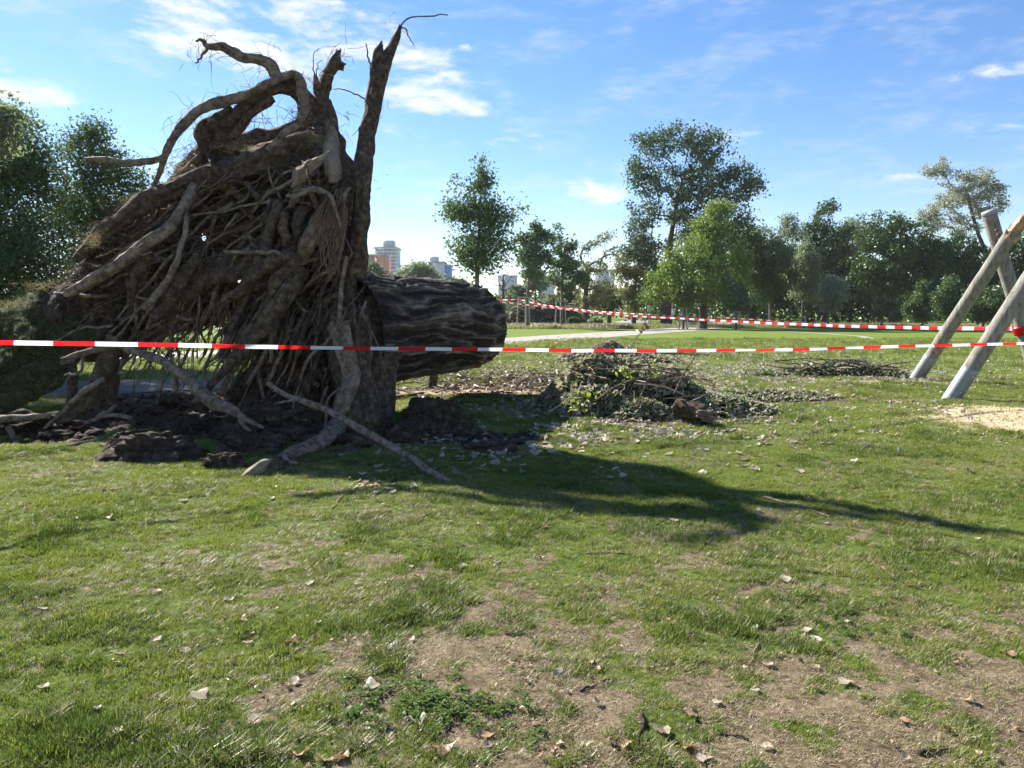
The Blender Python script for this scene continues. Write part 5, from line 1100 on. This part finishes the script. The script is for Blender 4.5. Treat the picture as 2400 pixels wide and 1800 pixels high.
# ------------------------------------------------------------------ trees
def foliage(mb, P, per, spread, size, rs, flat=1.0):
    n = len(P)*per; c = np.repeat(P, per, 0)+rs.normal(0, 1, (n, 3))*np.array([spread, spread, spread*flat])
    d = rs.normal(size=(n, 3)); d /= np.linalg.norm(d, axis=1)[:, None]; e = np.cross(d, rs.normal(size=(n, 3))); e /= np.linalg.norm(e, axis=1)[:, None]
    s = size*(.45+1.0*rs.rand(n)**1.5)[:, None]; f = np.cross(d, e)*.18
    V = np.stack([c-d*s*.5, c+e*s*.32+f*s, c+d*s*.5, c-e*s*.32+f*s], 1).reshape(-1, 3)
    mb.add(V, np.arange(4*n).reshape(-1, 4))
def tree(name, label, cat, u0, Y, lobes, leaf, natt, per, lsize, tr, bark='bark', seed=1, group=None, base_v=None, trunk=None, depth=1.0, spread=None, flat=.8, top_h=None, twig=1.0, shell=.55):
    rs = np.random.RandomState(seed)
    x0 = (u0-1200)/F*Y; b = (x0, Y, 0); t = thing(name, label, cat, b, group)
    lob = []
    for l in lobes:
        c = W(l[0], l[1], Y); dy = (l[4] if len(l) > 4 else rs.uniform(-.35, .35)*px(l[2], Y)); lob.append((c[0], Y+dy, c[2], px(l[2], Y), px(l[2], Y)*depth, px(l[3], Y)))
    lob = np.array(lob); vol = lob[:, 3]*lob[:, 5]; pr = vol/vol.sum()
    k = rs.choice(len(lob), natt, p=pr); d = rs.normal(size=(natt, 3)); d /= np.linalg.norm(d, axis=1)[:, None]; r = (shell+(1-shell)*rs.rand(natt))[:, None]
    A = lob[k, :3]+d*r*lob[k, 3:]
    A = A[A[:, 2] > .25]
    if trunk is None:
        cen = (lob[:, :3]*pr[:, None]).sum(0); zb = lob[:, 2].min()
        trunk = [(x0, Y, -.05), (x0*.9+cen[0]*.1, Y, max(.5, zb*.55)), (x0*.5+cen[0]*.5, Y, cen[2]*.8), (cen[0], Y, cen[2]*1.12)]
    TP = spline(np.array(trunk), 10); nodes = [tuple(p) for p in TP]; par = [i-1 for i in range(10)]
    order = np.argsort(np.min(np.linalg.norm(A[:, None]-TP[None, 3:], axis=2), 1))
    nodes = list(map(np.array, nodes)); first = 3
    for i in order:
        a = A[i]; NN = np.array(nodes); dd = np.linalg.norm(NN-a, axis=1)+.9*np.maximum(NN[:, 2]-a[2], 0)+.15*np.linalg.norm(NN-TP[5], axis=1); dd[:first] += 1e3
        j = int(np.argmin(dd)); mid = (nodes[j]+a)/2+rs.normal(0, .05, 3)*np.linalg.norm(a-nodes[j]); nodes.append(mid); par.append(j); nodes.append(a); par.append(len(nodes)-2)
    cnt = np.ones(len(nodes)); 
    for i in range(len(nodes)-1, 0, -1): cnt[par[i]] += cnt[i]
    rad = tr*twig*np.sqrt(cnt/cnt[3])*.8; rad = np.maximum(rad, tr*.03)
    mb = MB(); tube(mb, TP, np.linspace(tr*1.15, rad[9]*.9, 10), 10, 24, .12, 0, seed, ridge=.1); obj('trunk', mb, M[bark], t)
    mb = MB()
    for i in range(10, len(nodes)):
        if (i-10) % 2 == 0:
            tube(mb, [nodes[par[i]], nodes[i], nodes[i+1]], [rad[i]*1.05, rad[i]*.8, rad[i+1]*.5], 4 if natt > 150 else 5, 4, 0, 0, i)
    if mb.n: obj('branches', mb, M[bark], t)
    if leaf:
        mb = MB(); extra = np.array(nodes[10:])
        sp = spread or float(np.mean(lob[:, 3]))*.17
        sizes = rs.rand(len(extra)) < .85
        foliage(mb, extra[sizes], int(per*1.5), sp*.60, lsize*(.78 if natt > 100 else .9), rs, flat)
        obj('crown', mb, M[leaf], t, smooth=False)
    return t
YB = 'young trees staked in the lawn'
# three young limes and the others behind the log
tree('young_tree', 'slender leafy young tree rising behind the felled trunk, tallest of the young trees', 'tree', 1118, 34, [(1133,378,6,22),(1132,400,12,34),(1130,440,30,36),(1060,430,14,20),(1085,500,44,38),(1050,500,30,28),(1135,500,52,54),(1180,500,38,28),(1222,485,26,12),(1150,560,62,44),(1095,575,52,38),(1120,610,60,32),(1165,600,44,30)],
     'leafyoung', 330, 15, .17, .13, 'youngbark', 41, trunk=[(W(1118,660,34)[0], 34, 0), W(1118, 650, 34), W(1122, 560, 34), W(1131, 375, 34)], spread=.36, flat=.8, shell=.25)
tree('young_tree', 'dense young tree tied to three stakes, left of the two behind the tape', 'tree', 1237, 65, [(1258,528,12,16),(1250,560,28,24),(1218,560,14,16),(1285,556,14,18),(1235,595,38,26),(1275,590,30,28),(1255,620,40,22),(1240,645,28,12)],
     'leafyoung', 150, 16, .30, .15, 'youngbark', 42, YB, trunk=[(W(1237,700,65)[0], 65, 0), W(1237, 690, 65), W(1245, 620, 65), W(1258, 530, 65)], spread=.42, flat=.7, shell=.35)
tree('young_tree', 'narrow young tree with three stakes, right of the two behind the tape', 'tree', 1317, 68, [(1308,545,8,20),(1318,580,18,22),(1342,575,10,18),(1320,620,26,26),(1300,650,18,18),(1345,640,26,30),(1325,668,32,18),(1365,650,14,14)],
     'leafyoung', 140, 15, .30, .15, 'youngbark', 43, YB, trunk=[(W(1317,700,68)[0], 68, 0), W(1317, 690, 68), W(1318, 620, 68), W(1310, 550, 68)], spread=.42, flat=.7, shell=.35)
def guard(us, vt, vb, Y, label, lean=3):
    x0 = (np.mean(us)-1200)/F*Y; t = thing('tree_guard', label, 'tree stakes', (x0, Y, 0), 'stake frames round young trees'); zt = W(0, vt, Y)[2]; r = .055
    pts = []
    for i, u in enumerate(us):
        dy = (0, .55, .1)[i % 3]*1.2; xb = (u-1200)/F*Y; xt = xb+(x0-xb)*.25; mb = MB(); tube(mb, [(xb, Y+dy-.4, -.05), (xt, Y+dy*.7-.3, zt)], [r, r], 8, 6, .03, 0, i); obj('stake', mb, M['stake'], t); pts.append((xt, Y+dy*.7-.3, zt-.05))
    for i, (a, c) in enumerate([(0, 1), (1, 2), (2, 0)]):
        a, c = np.array(pts[a]), np.array(pts[c]); m_ = (a+c)/2; box(mb := MB(), m_+[0, 0, .05], (np.linalg.norm((a-c)[:2])+.15, .07, .12), math.atan2((c-a)[1], (c-a)[0])); obj('crossbar', mb, M['stake'], t)
guard([1211,1232,1242], 697, 768, 65, 'three grey stakes round the left young tree behind the tape')
guard([1300,1314,1326], 706, 765, 68, 'three grey stakes round the narrow young tree behind the tape')
guard([1588,1600,1608], 722, 772, 62, 'stakes beside the bench near the bright green tree')
guard([1712,1724,1730], 730, 777, 60, 'stakes round a thin young tree right of the bright green tree')
guard([1870,1877,1884], 743, 771, 64, 'low stakes at the foot of the tall grey willow')
guard([2150,2158,2168], 765, 790, 58, 'short stakes at the wood edge left of the swing poles')
guard([2352,2362,2372], 770, 800, 55, 'stakes at the wood edge between the two swing poles')
tree('twisted_tree', 'storm-damaged tree with long twisted bare limbs and pale leaves', 'tree', 1374, 88, [(1420,555,24,12),(1395,572,22,10),(1375,590,16,12),(1440,590,20,14),(1450,610,14,14),(1405,625,22,16),(1372,640,18,26),(1380,690,34,36),(1415,690,30,34),(1355,660,14,30)],
     'leafyellow', 150, 13, .34, .42, 'bark', 44, trunk=[(W(1374,765,88)[0], 88, 0), W(1372, 690, 88), W(1378, 640, 88), W(1352, 590, 88)], spread=.5, twig=1.1)
tree('old_poplar', 'tallest tree in the background, an old dark grey-green poplar with open left side', 'tree', 1562, 72, [(1530,335,62,36),(1600,320,70,30),(1660,345,62,44),(1490,410,22,60),(1550,430,60,46),(1640,420,80,60),(1715,440,62,60),(1760,430,30,44),(1510,500,42,46),(1600,490,50,50),(1690,520,80,56),(1740,540,44,50),(1500,560,30,60),(1480,590,20,40),(1640,560,70,40),(1540,600,36,40)],
     'leafpoplar', 620, 17, .34, .48, 'bark', 45, trunk=[(W(1562,765,72)[0], 72, 0), W(1561, 700, 72), W(1566, 600, 72), W(1590, 450, 72)], spread=.62, shell=.4, twig=.95)
tree('bright_tree', 'rounded bright green tree with forked trunk in front of the old poplar', 'tree', 1650, 63, [(1685,500,36,34),(1670,540,50,34),(1640,590,70,44),(1710,590,60,40),(1590,620,50,36),(1560,660,56,36),(1640,660,74,40),(1715,650,60,44),(1530,690,34,24),(1745,610,28,50),(1680,690,60,22),(1600,695,60,22)],
     'leafbright', 460, 17, .30, .32, 'bark', 46, trunk=[(W(1648,765,63)[0], 63, 0), W(1648, 720, 63), W(1658, 640, 63), W(1680, 560, 63)], spread=.5, shell=.35)
tree('hanging_tree', 'yellow-green drooping tree at the left foot of the old poplar', 'tree', 1485, 74, [(1510,590,34,30),(1485,620,32,40),(1470,670,30,40),(1480,705,26,34),(1520,640,34,40),(1505,690,30,30),(1450,640,14,30)], 'leafyellow', 200, 15, .32, .2, 'bark', 47, spread=.5)
tree('bush_tree', 'green middle-height tree right of the bright tree above the tape', 'tree', 1803, 70, [(1800,600,44,34),(1780,640,46,40),(1830,640,40,40),(1790,680,50,26),(1760,580,30,34)], 'leafhedge', 240, 15, .32, .12, 'youngbark', 48, spread=.5)
tree('grey_willow', 'grey feathery willow behind the middle-height green tree', 'tree', 1800, 92, [(1850,530,20,26),(1845,565,34,34),(1790,560,32,26),(1815,600,50,40),(1765,560,16,20),(1860,610,34,40)], 'leafwillow', 240, 14, .36, .2, 'bark', 49, spread=.6)
tree('oak_tree', 'dark tree with a separate round tuft on top, in the wood line', 'tree', 1930, 94, [(1932,490,26,20),(1928,525,16,16),(1905,550,36,30),(1960,545,36,26),(1925,590,60,40),(1900,620,50,40)], 'leafdark', 240, 16, .42, .3, 'bark', 50, spread=.62)
tree('tall_willow', 'tall narrow silver-green willow in front of the dark wood', 'tree', 1878, 74, [(1893,585,16,26),(1885,615,26,30),(1880,650,36,36),(1885,685,34,26),(1905,630,18,30)], 'leafwillow', 300, 17, .26, .14, 'bark', 51, spread=.42, twig=.7)
tree('round_willow', 'small round silvery tree on a straight stem before the dark wood', 'tree', 1938, 66, [(1945,665,16,18),(1962,665,16,20),(1950,690,32,26),(1948,715,24,16)], 'leafsilver', 130, 17, .24, .10, 'youngbark', 52, spread=.34, twig=.6)
tree('misty_willow', 'soft grey-green tree between the tufted tree and the dark dome', 'tree', 1990, 98, [(2010,520,24,24),(1980,540,22,26),(2000,570,44,40),(1985,620,46,40),(2030,560,20,30)], 'leafwillow', 230, 14, .38, .2, 'bark', 53, spread=.6)
tree('chestnut_tree', 'broad dome-shaped dark green tree in the middle of the wood', 'tree', 2090, 84, [(2080,525,48,24),(2050,560,46,34),(2110,560,60,38),(2150,575,50,34),(2070,610,70,40),(2140,620,70,40),(2040,640,50,40),(2100,660,80,36),(2190,600,50,40)], 'leafdark', 420, 18, .42, .4, 'bark', 54, spread=.6)
tree('silver_poplar', 'tall leaning silver-leaved poplar above the wood at the right', 'tree', 2310, 92, [(2205,378,10,16),(2210,400,26,20),(2180,400,20,16),(2240,425,44,26),(2300,420,34,26),(2270,455,60,34),(2335,445,28,24),(2345,475,20,14),(2215,475,46,26),(2180,500,34,22),(2300,490,44,26),(2230,515,50,22),(2170,530,26,22),(2270,540,40,22)],
     'leafsilver', 400, 13, .32, .34, 'bark', 55, trunk=[(W(2330,765,92)[0], 92, 0), W(2318, 620, 92), W(2290, 540, 92), W(2262, 440, 92)], spread=.5, shell=.35)
tree('dark_tree', 'dark tree below the silver poplar, left of the crossed poles', 'tree', 2240, 82, [(2250,590,60,40),(2210,620,60,44),(2290,620,60,50),(2250,680,80,40)], 'leafdark', 300, 17, .42, .3, 'bark', 56, spread=.6)
tree('dark_tree', 'dark green tree behind the swing poles at the right edge', 'tree', 2400, 80, [(2400,575,50,34),(2360,600,44,40),(2420,640,70,50),(2340,660,60,44),(2480,600,60,60),(2440,700,80,50)], 'leafdark', 340, 17, .42, .3, 'bark', 57, spread=.6)
tree('dark_tree', 'dark tree filling the wood right of the bright tree', 'tree', 1760, 96, [(1740,560,40,34),(1760,600,60,40),(1700,640,80,50),(1820,660,70,50),(1770,690,90,40)], 'leafdark', 300, 17, .46, .3, 'bark', 58, spread=.65)
tree('dark_tree', 'dark tree behind the tall narrow willow', 'tree', 1900, 100, [(1880,600,50,40),(1950,610,60,44),(1900,670,90,50),(1980,680,70,50)], 'leafdark', 300, 17, .46, .3, 'bark', 59, spread=.65)
tree('light_tree', 'paler green small tree beside the swing pole at the wood edge', 'tree', 2216, 62, [(2225,670,20,22),(2212,700,26,30),(2240,715,18,22),(2215,728,22,14)], 'leafyoung', 120, 16, .26, .08, 'youngbark', 60, spread=.36)
tree('light_tree', 'pale layered small tree between the two near swing poles', 'tree', 2300, 60, [(2330,690,34,16),(2300,715,40,16),(2350,720,44,20),(2310,740,34,12),(2370,680,30,20)], 'leafhedge', 150, 15, .28, .09, 'youngbark', 61, spread=.38)
tree('light_tree', 'small slender conical tree left of the swing poles', 'tree', 2160, 64, [(2158,675,10,20),(2155,705,22,20),(2160,735,30,22),(2130,725,14,12)], 'leafhedge', 110, 14, .26, .07, 'youngbark', 62, spread=.34)
tree('light_tree', 'thin young tree between stakes right of the bright tree', 'tree', 1724, 60, [(1722,680,18,24),(1718,710,24,20),(1735,700,14,18)], 'leafyoung', 90, 14, .26, .08, 'youngbark', 63, spread=.36)
tree('light_tree', 'thin young tree between stakes beside the bench', 'tree', 1601, 62, [(1600,680,18,20),(1602,705,22,16)], 'leafbright', 70, 14, .26, .08, 'youngbark', 64, spread=.36)
tree('sapling', 'snapped sapling leaning at the wood edge with a hanging top', 'tree', 2062, 61, [(2096,715,12,10),(2065,730,9,10),(2100,745,8,12),(2075,715,8,8)], 'leafhedge', 40, 12, .24, .10, 'youngbark', 65, trunk=[(W(2060,790,61)[0], 61, 0), W(2064, 770, 61), W(2072, 730, 61), W(2080, 695, 61)], spread=.25)
tree('bare_tree', 'bare dark twiggy tree right of the felled trunk end', 'tree', 1180, 100, [(1180,655,30,30),(1160,665,16,20),(1200,665,14,20)], None, 90, 1, .3, .3, 'bark', 66, twig=.9)
tree('willow', 'grey-green willow between the orange and the white building', 'tree', 985, 150, [(985,640,26,28),(955,650,26,22),(1010,652,26,20),(970,668,50,18)], 'leafwillow', 220, 15, .7, .4, 'bark', 67, spread=1.1)
tree('willow', 'small pale bush in front of the orange building', 'tree', 872, 140, [(872,636,22,18),(890,655,36,14)], 'leafyoung', 120, 15, .6, .3, 'bark', 68, spread=.9)
# left thicket
tree('thicket_tree', 'big dense dark green bushy tree filling the left edge', 'tree', 60, 19, [(20,300,60,44),(0,380,90,70),(90,380,70,60),(60,470,110,80),(0,580,110,90),(110,590,100,90),(60,700,140,80),(-120,450,120,140),(-120,650,120,120)], 'leafhedge', 900, 27, .105, .17, 'bark', 70, spread=.33, shell=.35, depth=1.3)
tree('thicket_tree', 'leafy shrubby tree behind the raised roots at the left, right of the dense one', 'tree', 235, 21, [(225,310,36,24),(200,350,50,34),(280,380,50,30),(240,420,80,50),(320,440,40,34),(200,500,90,60),(290,510,60,50),(240,600,110,70),(330,590,70,60),(250,690,120,70)], 'leafhedge', 720, 25, .105, .15, 'bark', 71, spread=.33, shell=.35, depth=1.3)
tree('thicket_tree', 'loose sparse treetop with big pale leaves at the upper left edge', 'tree', -60, 15, [(-20,270,40,30),(30,275,30,22),(-60,320,60,40),(10,330,40,26)], 'leafwillow', 90, 12, .12, .10, 'bark', 72, spread=.25)
def hedge(name, label, spec, leaf, Y, size, per=60, kind='stuff', dy=3, seed=1):
    mb = MB(); rs = np.random.RandomState(seed)
    for (u0, u1, v0, v1) in spec:
        x0, x1 = (u0-1200)/F*Y, (u1-1200)/F*Y; z1 = W(0, v0, Y)[2]; z0 = max(0, W(0, v1, Y)[2])
        n = int((x1-x0)*(z1-z0)*per); x = rs.uniform(x0, x1, n); h = z1*(.72+.28*fbm(x*.35, 0, 0, seed, 4)+.12*fbm(x*1.5, 1, 0, seed, 3)); z = z0+(h-z0)*rs.rand(n)**.8; y = Y+rs.uniform(-dy, dy, n)+fbm(x*.5, z*.6, 0, seed+2, 3)*1.5
        foliage(mb, np.column_stack([x, y, z]), 1, .1, size, rs)
    o = obj(name, mb, M[leaf], smooth=False); setp(o, label, kind=kind); return o
hedge('woodland_undergrowth', 'dark undergrowth at the foot of the wood', [(1470,2700,655,765)], 'leafdark', 99, .6, 24, dy=5, seed=5)
hedge('far_bushes', 'distant green bushes behind the brush heap', [(1160,1480,668,745)], 'leafhedge', 118, .55, 26, dy=3, seed=6)
hedge('wood_line', 'far line of trees low on the horizon behind the log', [(830,1180,672,740),(300,830,700,740)], 'leafhedge', 170, .9, 9, dy=4, seed=7)
hedge('left_undergrowth', 'dark shrubbery behind the root hollow at the left', [(-400,420,690,850)], 'leafdark', 24, .16, 150, dy=1.5, seed=8)
hedge('left_far_shrubs', 'shrubs across the path behind the raised roots', [(-500,640,690,752)], 'leafhedge', 60, .38, 32, dy=2, seed=9)
hedge('deep_wood', 'deep dark wood behind the front row of trees', [(1500,2800,565,765)], 'leafdark', 118, .9, 18, dy=6, seed=11)
for i, (u, v, ru, rv, Y, lf, lab) in enumerate([(1255,655,34,30,112,'leafwillow','greyish bush above the left part of the brush heap'),(1215,690,30,24,112,'leafwillow','pale bush left of the brush heap'),(1330,690,30,26,96,'leafhedge','green bush right of the brush heap'),(1425,700,40,34,92,'leafdark','dark bush under the twisted tree'),(1345,752,14,8,72,'leafyoung','low round green shrub on the verge by the brush heap'),(1395,755,16,9,74,'leafwillow','low bluish shrub beside the dark bollard'),(1060,668,40,14,160,'leafhedge','dark bushes at the foot of the white building')]):
    tree('shrub', lab, 'shrub', u, Y, [(u-ru*.4, v, ru*.6, rv*.8), (u+ru*.4, v, ru*.6, rv*.8), (u, v-rv*.3, ru*.5, rv*.7), (u, v+rv*.5, ru*.9, rv*.5)], lf, 110, 14, Y/72*.30, Y/900, 'bark', 120+i, spread=px(ru, Y)*.16)

# ------------------------------------------------------------------ signs, posts, bench, houses
def small_things():
    def post(u, vt, vb, Y, wd, label, name='post', cat='post', m='bark'):
        x = (u-1200)/F*Y; zt = W(0, vt, Y)[2]; mb = MB(); tube(mb, [(x, Y, -.05), (x, Y, zt)], [wd/2, wd/2*.95], 10, 8, .05, 0, int(u)); setp(obj(name, mb, M[m], base=(x, Y, 0)), label, cat)
    post(1427, 738, 760, 74, .50, 'thick dark wooden post beside the gravel path')
    for u in (1520, 1574):
        Y = 74; x = (u-1200)/F*Y; vt = 700 if u == 1520 else 708
        t = thing('traffic_sign', 'round sign on a pole seen from behind, by the path' if u == 1520 else 'sign pole with white plate, right of the round sign', 'sign', (x, Y, 0)); zt = W(0, vt, Y)[2]
        mb = MB(); tube(mb, [(x, Y, 0), (x, Y, zt)], [.045, .045], 8, 6, 0, 0, 1); obj('sign_pole', mb, M['galv'], t)
        a = np.linspace(0, 6.283, 24, endpoint=False); r1, r0 = .30, .22; mb = MB(); V = np.concatenate([np.column_stack([x+r*np.cos(a), np.full(24, Y+yy), zt+r*np.sin(a)]) for r, yy in ((r1, -.06), (r0, -.06), (r1, -.09), (r0, -.09))])
        j = np.arange(24); j2 = (j+1) % 24; mb.add(V, np.concatenate([np.stack([j, j2, 24+j2, 24+j], -1), np.stack([48+j, 72+j, 72+j2, 48+j2], -1), np.stack([j, 48+j, 48+j2, j2], -1), np.stack([24+j, 24+j2, 72+j2, 72+j], -1)])); obj('sign_ring', mb, M['galv'], t)
        mb = MB(); box(mb, (x, Y-.07, zt-.95), (.42, .03, .60)); obj('sign_plate', mb, M['tape_white'], t)
    # board
    Y = 78; x = (1403-1200)/F*Y; t = thing('notice_frame', 'pale empty metal frame standing by the path', 'frame', (x, Y, 0)); zt = W(0, 722, Y)[2]
    for dx in (-.35, .35): mb = MB(); box(mb, (x+dx, Y, zt/2), (.06, .06, zt)); obj('leg', mb, M['stake'], t)
    for z in (zt, zt-.55): mb = MB(); box(mb, (x, Y, z), (.82, .07, .07)); obj('rail', mb, M['stake'], t)
    # bench
    Y = 61.5; x = (1622-1200)/F*Y; t = thing('park_bench', 'small dark bench on the lawn in front of the bright green tree', 'bench', (x, Y, 0))
    for k in range(3): mb = MB(); box(mb, (x, Y-.15+k*.14, .45), (1.0, .11, .04)); obj('seat_slat', mb, M['bark'], t)
    for k in range(3): mb = MB(); box(mb, (x, Y+.28+k*.03, .58+k*.14), (1.0, .04, .11)); obj('back_slat', mb, M['bark'], t)
    for dx in (-.42, .42):
        mb = MB(); tube(mb, [(x+dx, Y-.2, 0), (x+dx, Y-.18, .62), (x+dx, Y+.2, .62)], [.035]*3, 6, 10, 0, 0, 1); tube(mb, [(x+dx, Y+.25, 0), (x+dx, Y+.36, .95)], [.035]*2, 6, 6, 0, 0, 1); obj('bench_leg', mb, M['bolt'], t)
small_things()
def facade(name, label, u0, u1, vt, Y, depth, wall, rows, cols, roofbox=None, win='glass', dx=0, balcony=False, side=None, rz=0.0, skip=(), wfrac=(.5, .45)):
    x0, x1 = (u0-1200)/F*Y, (u1-1200)/F*Y; H = W(0, vt, Y)[2]; cx = (x0+x1)/2; wd = x1-x0; t = thing(name, label, 'building', (cx, Y, 0))
    mb = MB(); box(mb, (cx, Y+depth/2, H/2), (wd, depth, H)); obj('wall', mb, wall, t)
    mb = MB(); box(mb, (cx, Y+depth/2, H+.5), (wd+.8, depth+.8, 1.0)); rf = obj('roof', mb, M['bgrey'], t)
    if roofbox: mb = MB(); box(mb, (cx+roofbox[0], Y+depth/2, H+1+roofbox[2]/2), (roofbox[1], depth*.5, roofbox[2])); obj('roof_housing', mb, wall, rf)
    lo = 10; fh = (H-lo)/rows; cw = wd/cols; shared = None
    for r in range(rows):
        for c in range(cols):
            if (r, c) in skip: continue
            mbw = MB(); p = (x0+cw*(c+.5), Y-.12, lo+fh*(r+.5)); s = (cw*wfrac[0], .2, fh*wfrac[1])
            if shared is None: box(mbw, (0, 0, 0), s); shared = mbw.mesh('window'); shared.materials.append(M[win])
            o = bpy.data.objects.new('window', shared); C.objects.link(o); o.parent = t; o.location = Vector(p)-Vector((cx, Y, 0))
        if balcony:
            mb = MB(); box(mb, (cx, Y-.9, lo+fh*(r+1)), (wd+2.6, 1.8, .5)); obj('balcony', mb, M['bwhite'], t)
    return t
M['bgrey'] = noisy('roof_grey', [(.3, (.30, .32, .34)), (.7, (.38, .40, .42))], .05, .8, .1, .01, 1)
M['bwhite'] = noisy('white_render', [(.3, (.58, .60, .63)), (.7, (.66, .68, .70))], .05, .8, .1, .01, 1)
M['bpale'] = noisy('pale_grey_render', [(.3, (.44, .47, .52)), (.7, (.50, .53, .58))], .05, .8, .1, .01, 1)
M['borange'] = noisy('orange_render', [(.3, (.58, .20, .11)), (.7, (.66, .25, .14))], .05, .8, .1, .01, 1)
M['bpink'] = noisy('pink_render', [(.3, (.42, .24, .22)), (.7, (.48, .28, .25))], .05, .8, .1, .01, 1)
M['bblue'] = noisy('blue_panels', [(.3, (.07, .20, .55)), (.7, (.10, .26, .62))], .05, .7, .1, .01, 1)
M['glass'] = noisy('dark_windows', [(.3, (.14, .17, .22)), (.7, (.20, .24, .30))], .05, .3, .05, .01, 1, spec=.5)
M['tower_glass'] = noisy('tower_glazing', [(.3, (.22, .30, .42)), (.7, (.30, .38, .50))], .05, .3, .05, .01, 1, spec=.5)
facade('apartment_building', 'low orange block left of the balconied tower', 882, 908, 600, 420, 16, M['borange'], 6, 2, wfrac=(.18, .3), win='bpink')
facade('apartment_building', 'dull pink wing of the orange block nearest the root plate', 845, 881, 600, 424, 16, M['bpink'], 6, 3, wfrac=(.15, .3), win='borange')
facade('apartment_tower', 'tall pale tower with balconies round every floor', 882, 932, 582, 455, 18, M['bpale'], 13, 5, roofbox=(1, 6, 4), win='tower_glass', balcony=True, wfrac=(.7, .5))
facade('apartment_building', 'white block beside the blue panelled one', 1008, 1043, 617, 430, 16, M['bwhite'], 8, 3, roofbox=(-2, 4.5, 3), wfrac=(.12, .25))
facade('apartment_building', 'narrow block clad in blue panels', 1044, 1057, 624, 431, 14, M['bblue'], 8, 2, win='bblue', wfrac=(.6, .08))
facade('apartment_tower', 'faint grey slab tower behind the bare tree', 1168, 1212, 648, 620, 20, M['bpale'], 11, 6, win='bgrey', wfrac=(.5, .4))  # distance haze put into the pale wall and window colours
facade('apartment_tower', 'faint white tower behind the left staked tree', 1262, 1298, 650, 640, 20, M['bpale'], 11, 5, win='bgrey', wfrac=(.5, .4))  # pale walls and grey windows carry painted-in haze
facade('apartment_tower', 'pale tower block right of the twisted tree', 1425, 1438, 635, 520, 12, M['bpale'], 13, 3, win='bgrey', wfrac=(.6, .4))
facade('apartment_tower', 'pale tower wing behind the twisted tree', 1391, 1424, 636, 523, 12, M['bwhite'], 13, 4, win='bpale', wfrac=(.6, .4))
def house():
    Y = 140; x0, x1 = W(1332, 0, Y)[0], W(1358, 0, Y)[0]; cx = (x0+x1)/2; t = thing('gabled_house', 'small white house with a reddish gabled roof behind the brush heap', 'house', (cx, Y, 0)); z = W(0, 700, Y)[2]; zt = W(0, 687, Y)[2]; hw = (x1-x0)/2
    mb = MB(); mb.add([(x0, Y, 0), (x1, Y, 0), (x1, Y, z), (cx, Y, zt), (x0, Y, z), (x0, Y+9, 0), (x1, Y+9, 0), (x1, Y+9, z), (cx, Y+9, zt), (x0, Y+9, z)], [(0, 1, 2, 3, 4), (9, 8, 7, 6, 5)]); mb.f += [np.array([(0, 4, 9, 5), (1, 6, 7, 2)])]; mb.m += [0]; obj('wall', mb, M['bwhite'], t, smooth=False)
    mb = MB(); o = .25; mb.add([(x0-.4, Y-.4, z-.3), (cx, Y-.4, zt+.12), (cx, Y+9.4, zt+.12), (x0-.4, Y+9.4, z-.3), (x1+.4, Y-.4, z-.3), (x1+.4, Y+9.4, z-.3)], [(0, 1, 2, 3), (1, 4, 5, 2)]); obj('roof', mb, M['bpink'], t, smooth=False)
    mb = MB(); box(mb, (cx, Y-.05, z*.8), (.9, .12, 1.1)); obj('window', mb, M['glass'], t)
house()
# ------------------------------------------------------------------ air
def haze():
    mb = MB(); box(mb, (0, 330, 29), (2400, 720, 62)); m = bpy.data.materials.new('haze'); m.use_nodes = True; t = m.node_tree; t.nodes.clear()
    out = N(t, 'ShaderNodeOutputMaterial'); v = N(t, 'ShaderNodeVolumePrincipled'); v.inputs['Color'].default_value = (.9, .94, 1, 1); v.inputs['Density'].default_value = .00016; v.inputs['Anisotropy'].default_value = .2; L(t, v.outputs[0], out.inputs['Volume'])
    setp(obj('haze', mb, m), 'thin blue air haze over the far distance', kind='stuff')
HAZE = True
if HAZE: haze()
print('TRIS', sum(len(o.data.loops)-2*len(o.data.polygons) for o in bpy.data.objects if o.type == 'MESH' and o.data.users == 1), 'OBJS', len(bpy.data.objects))
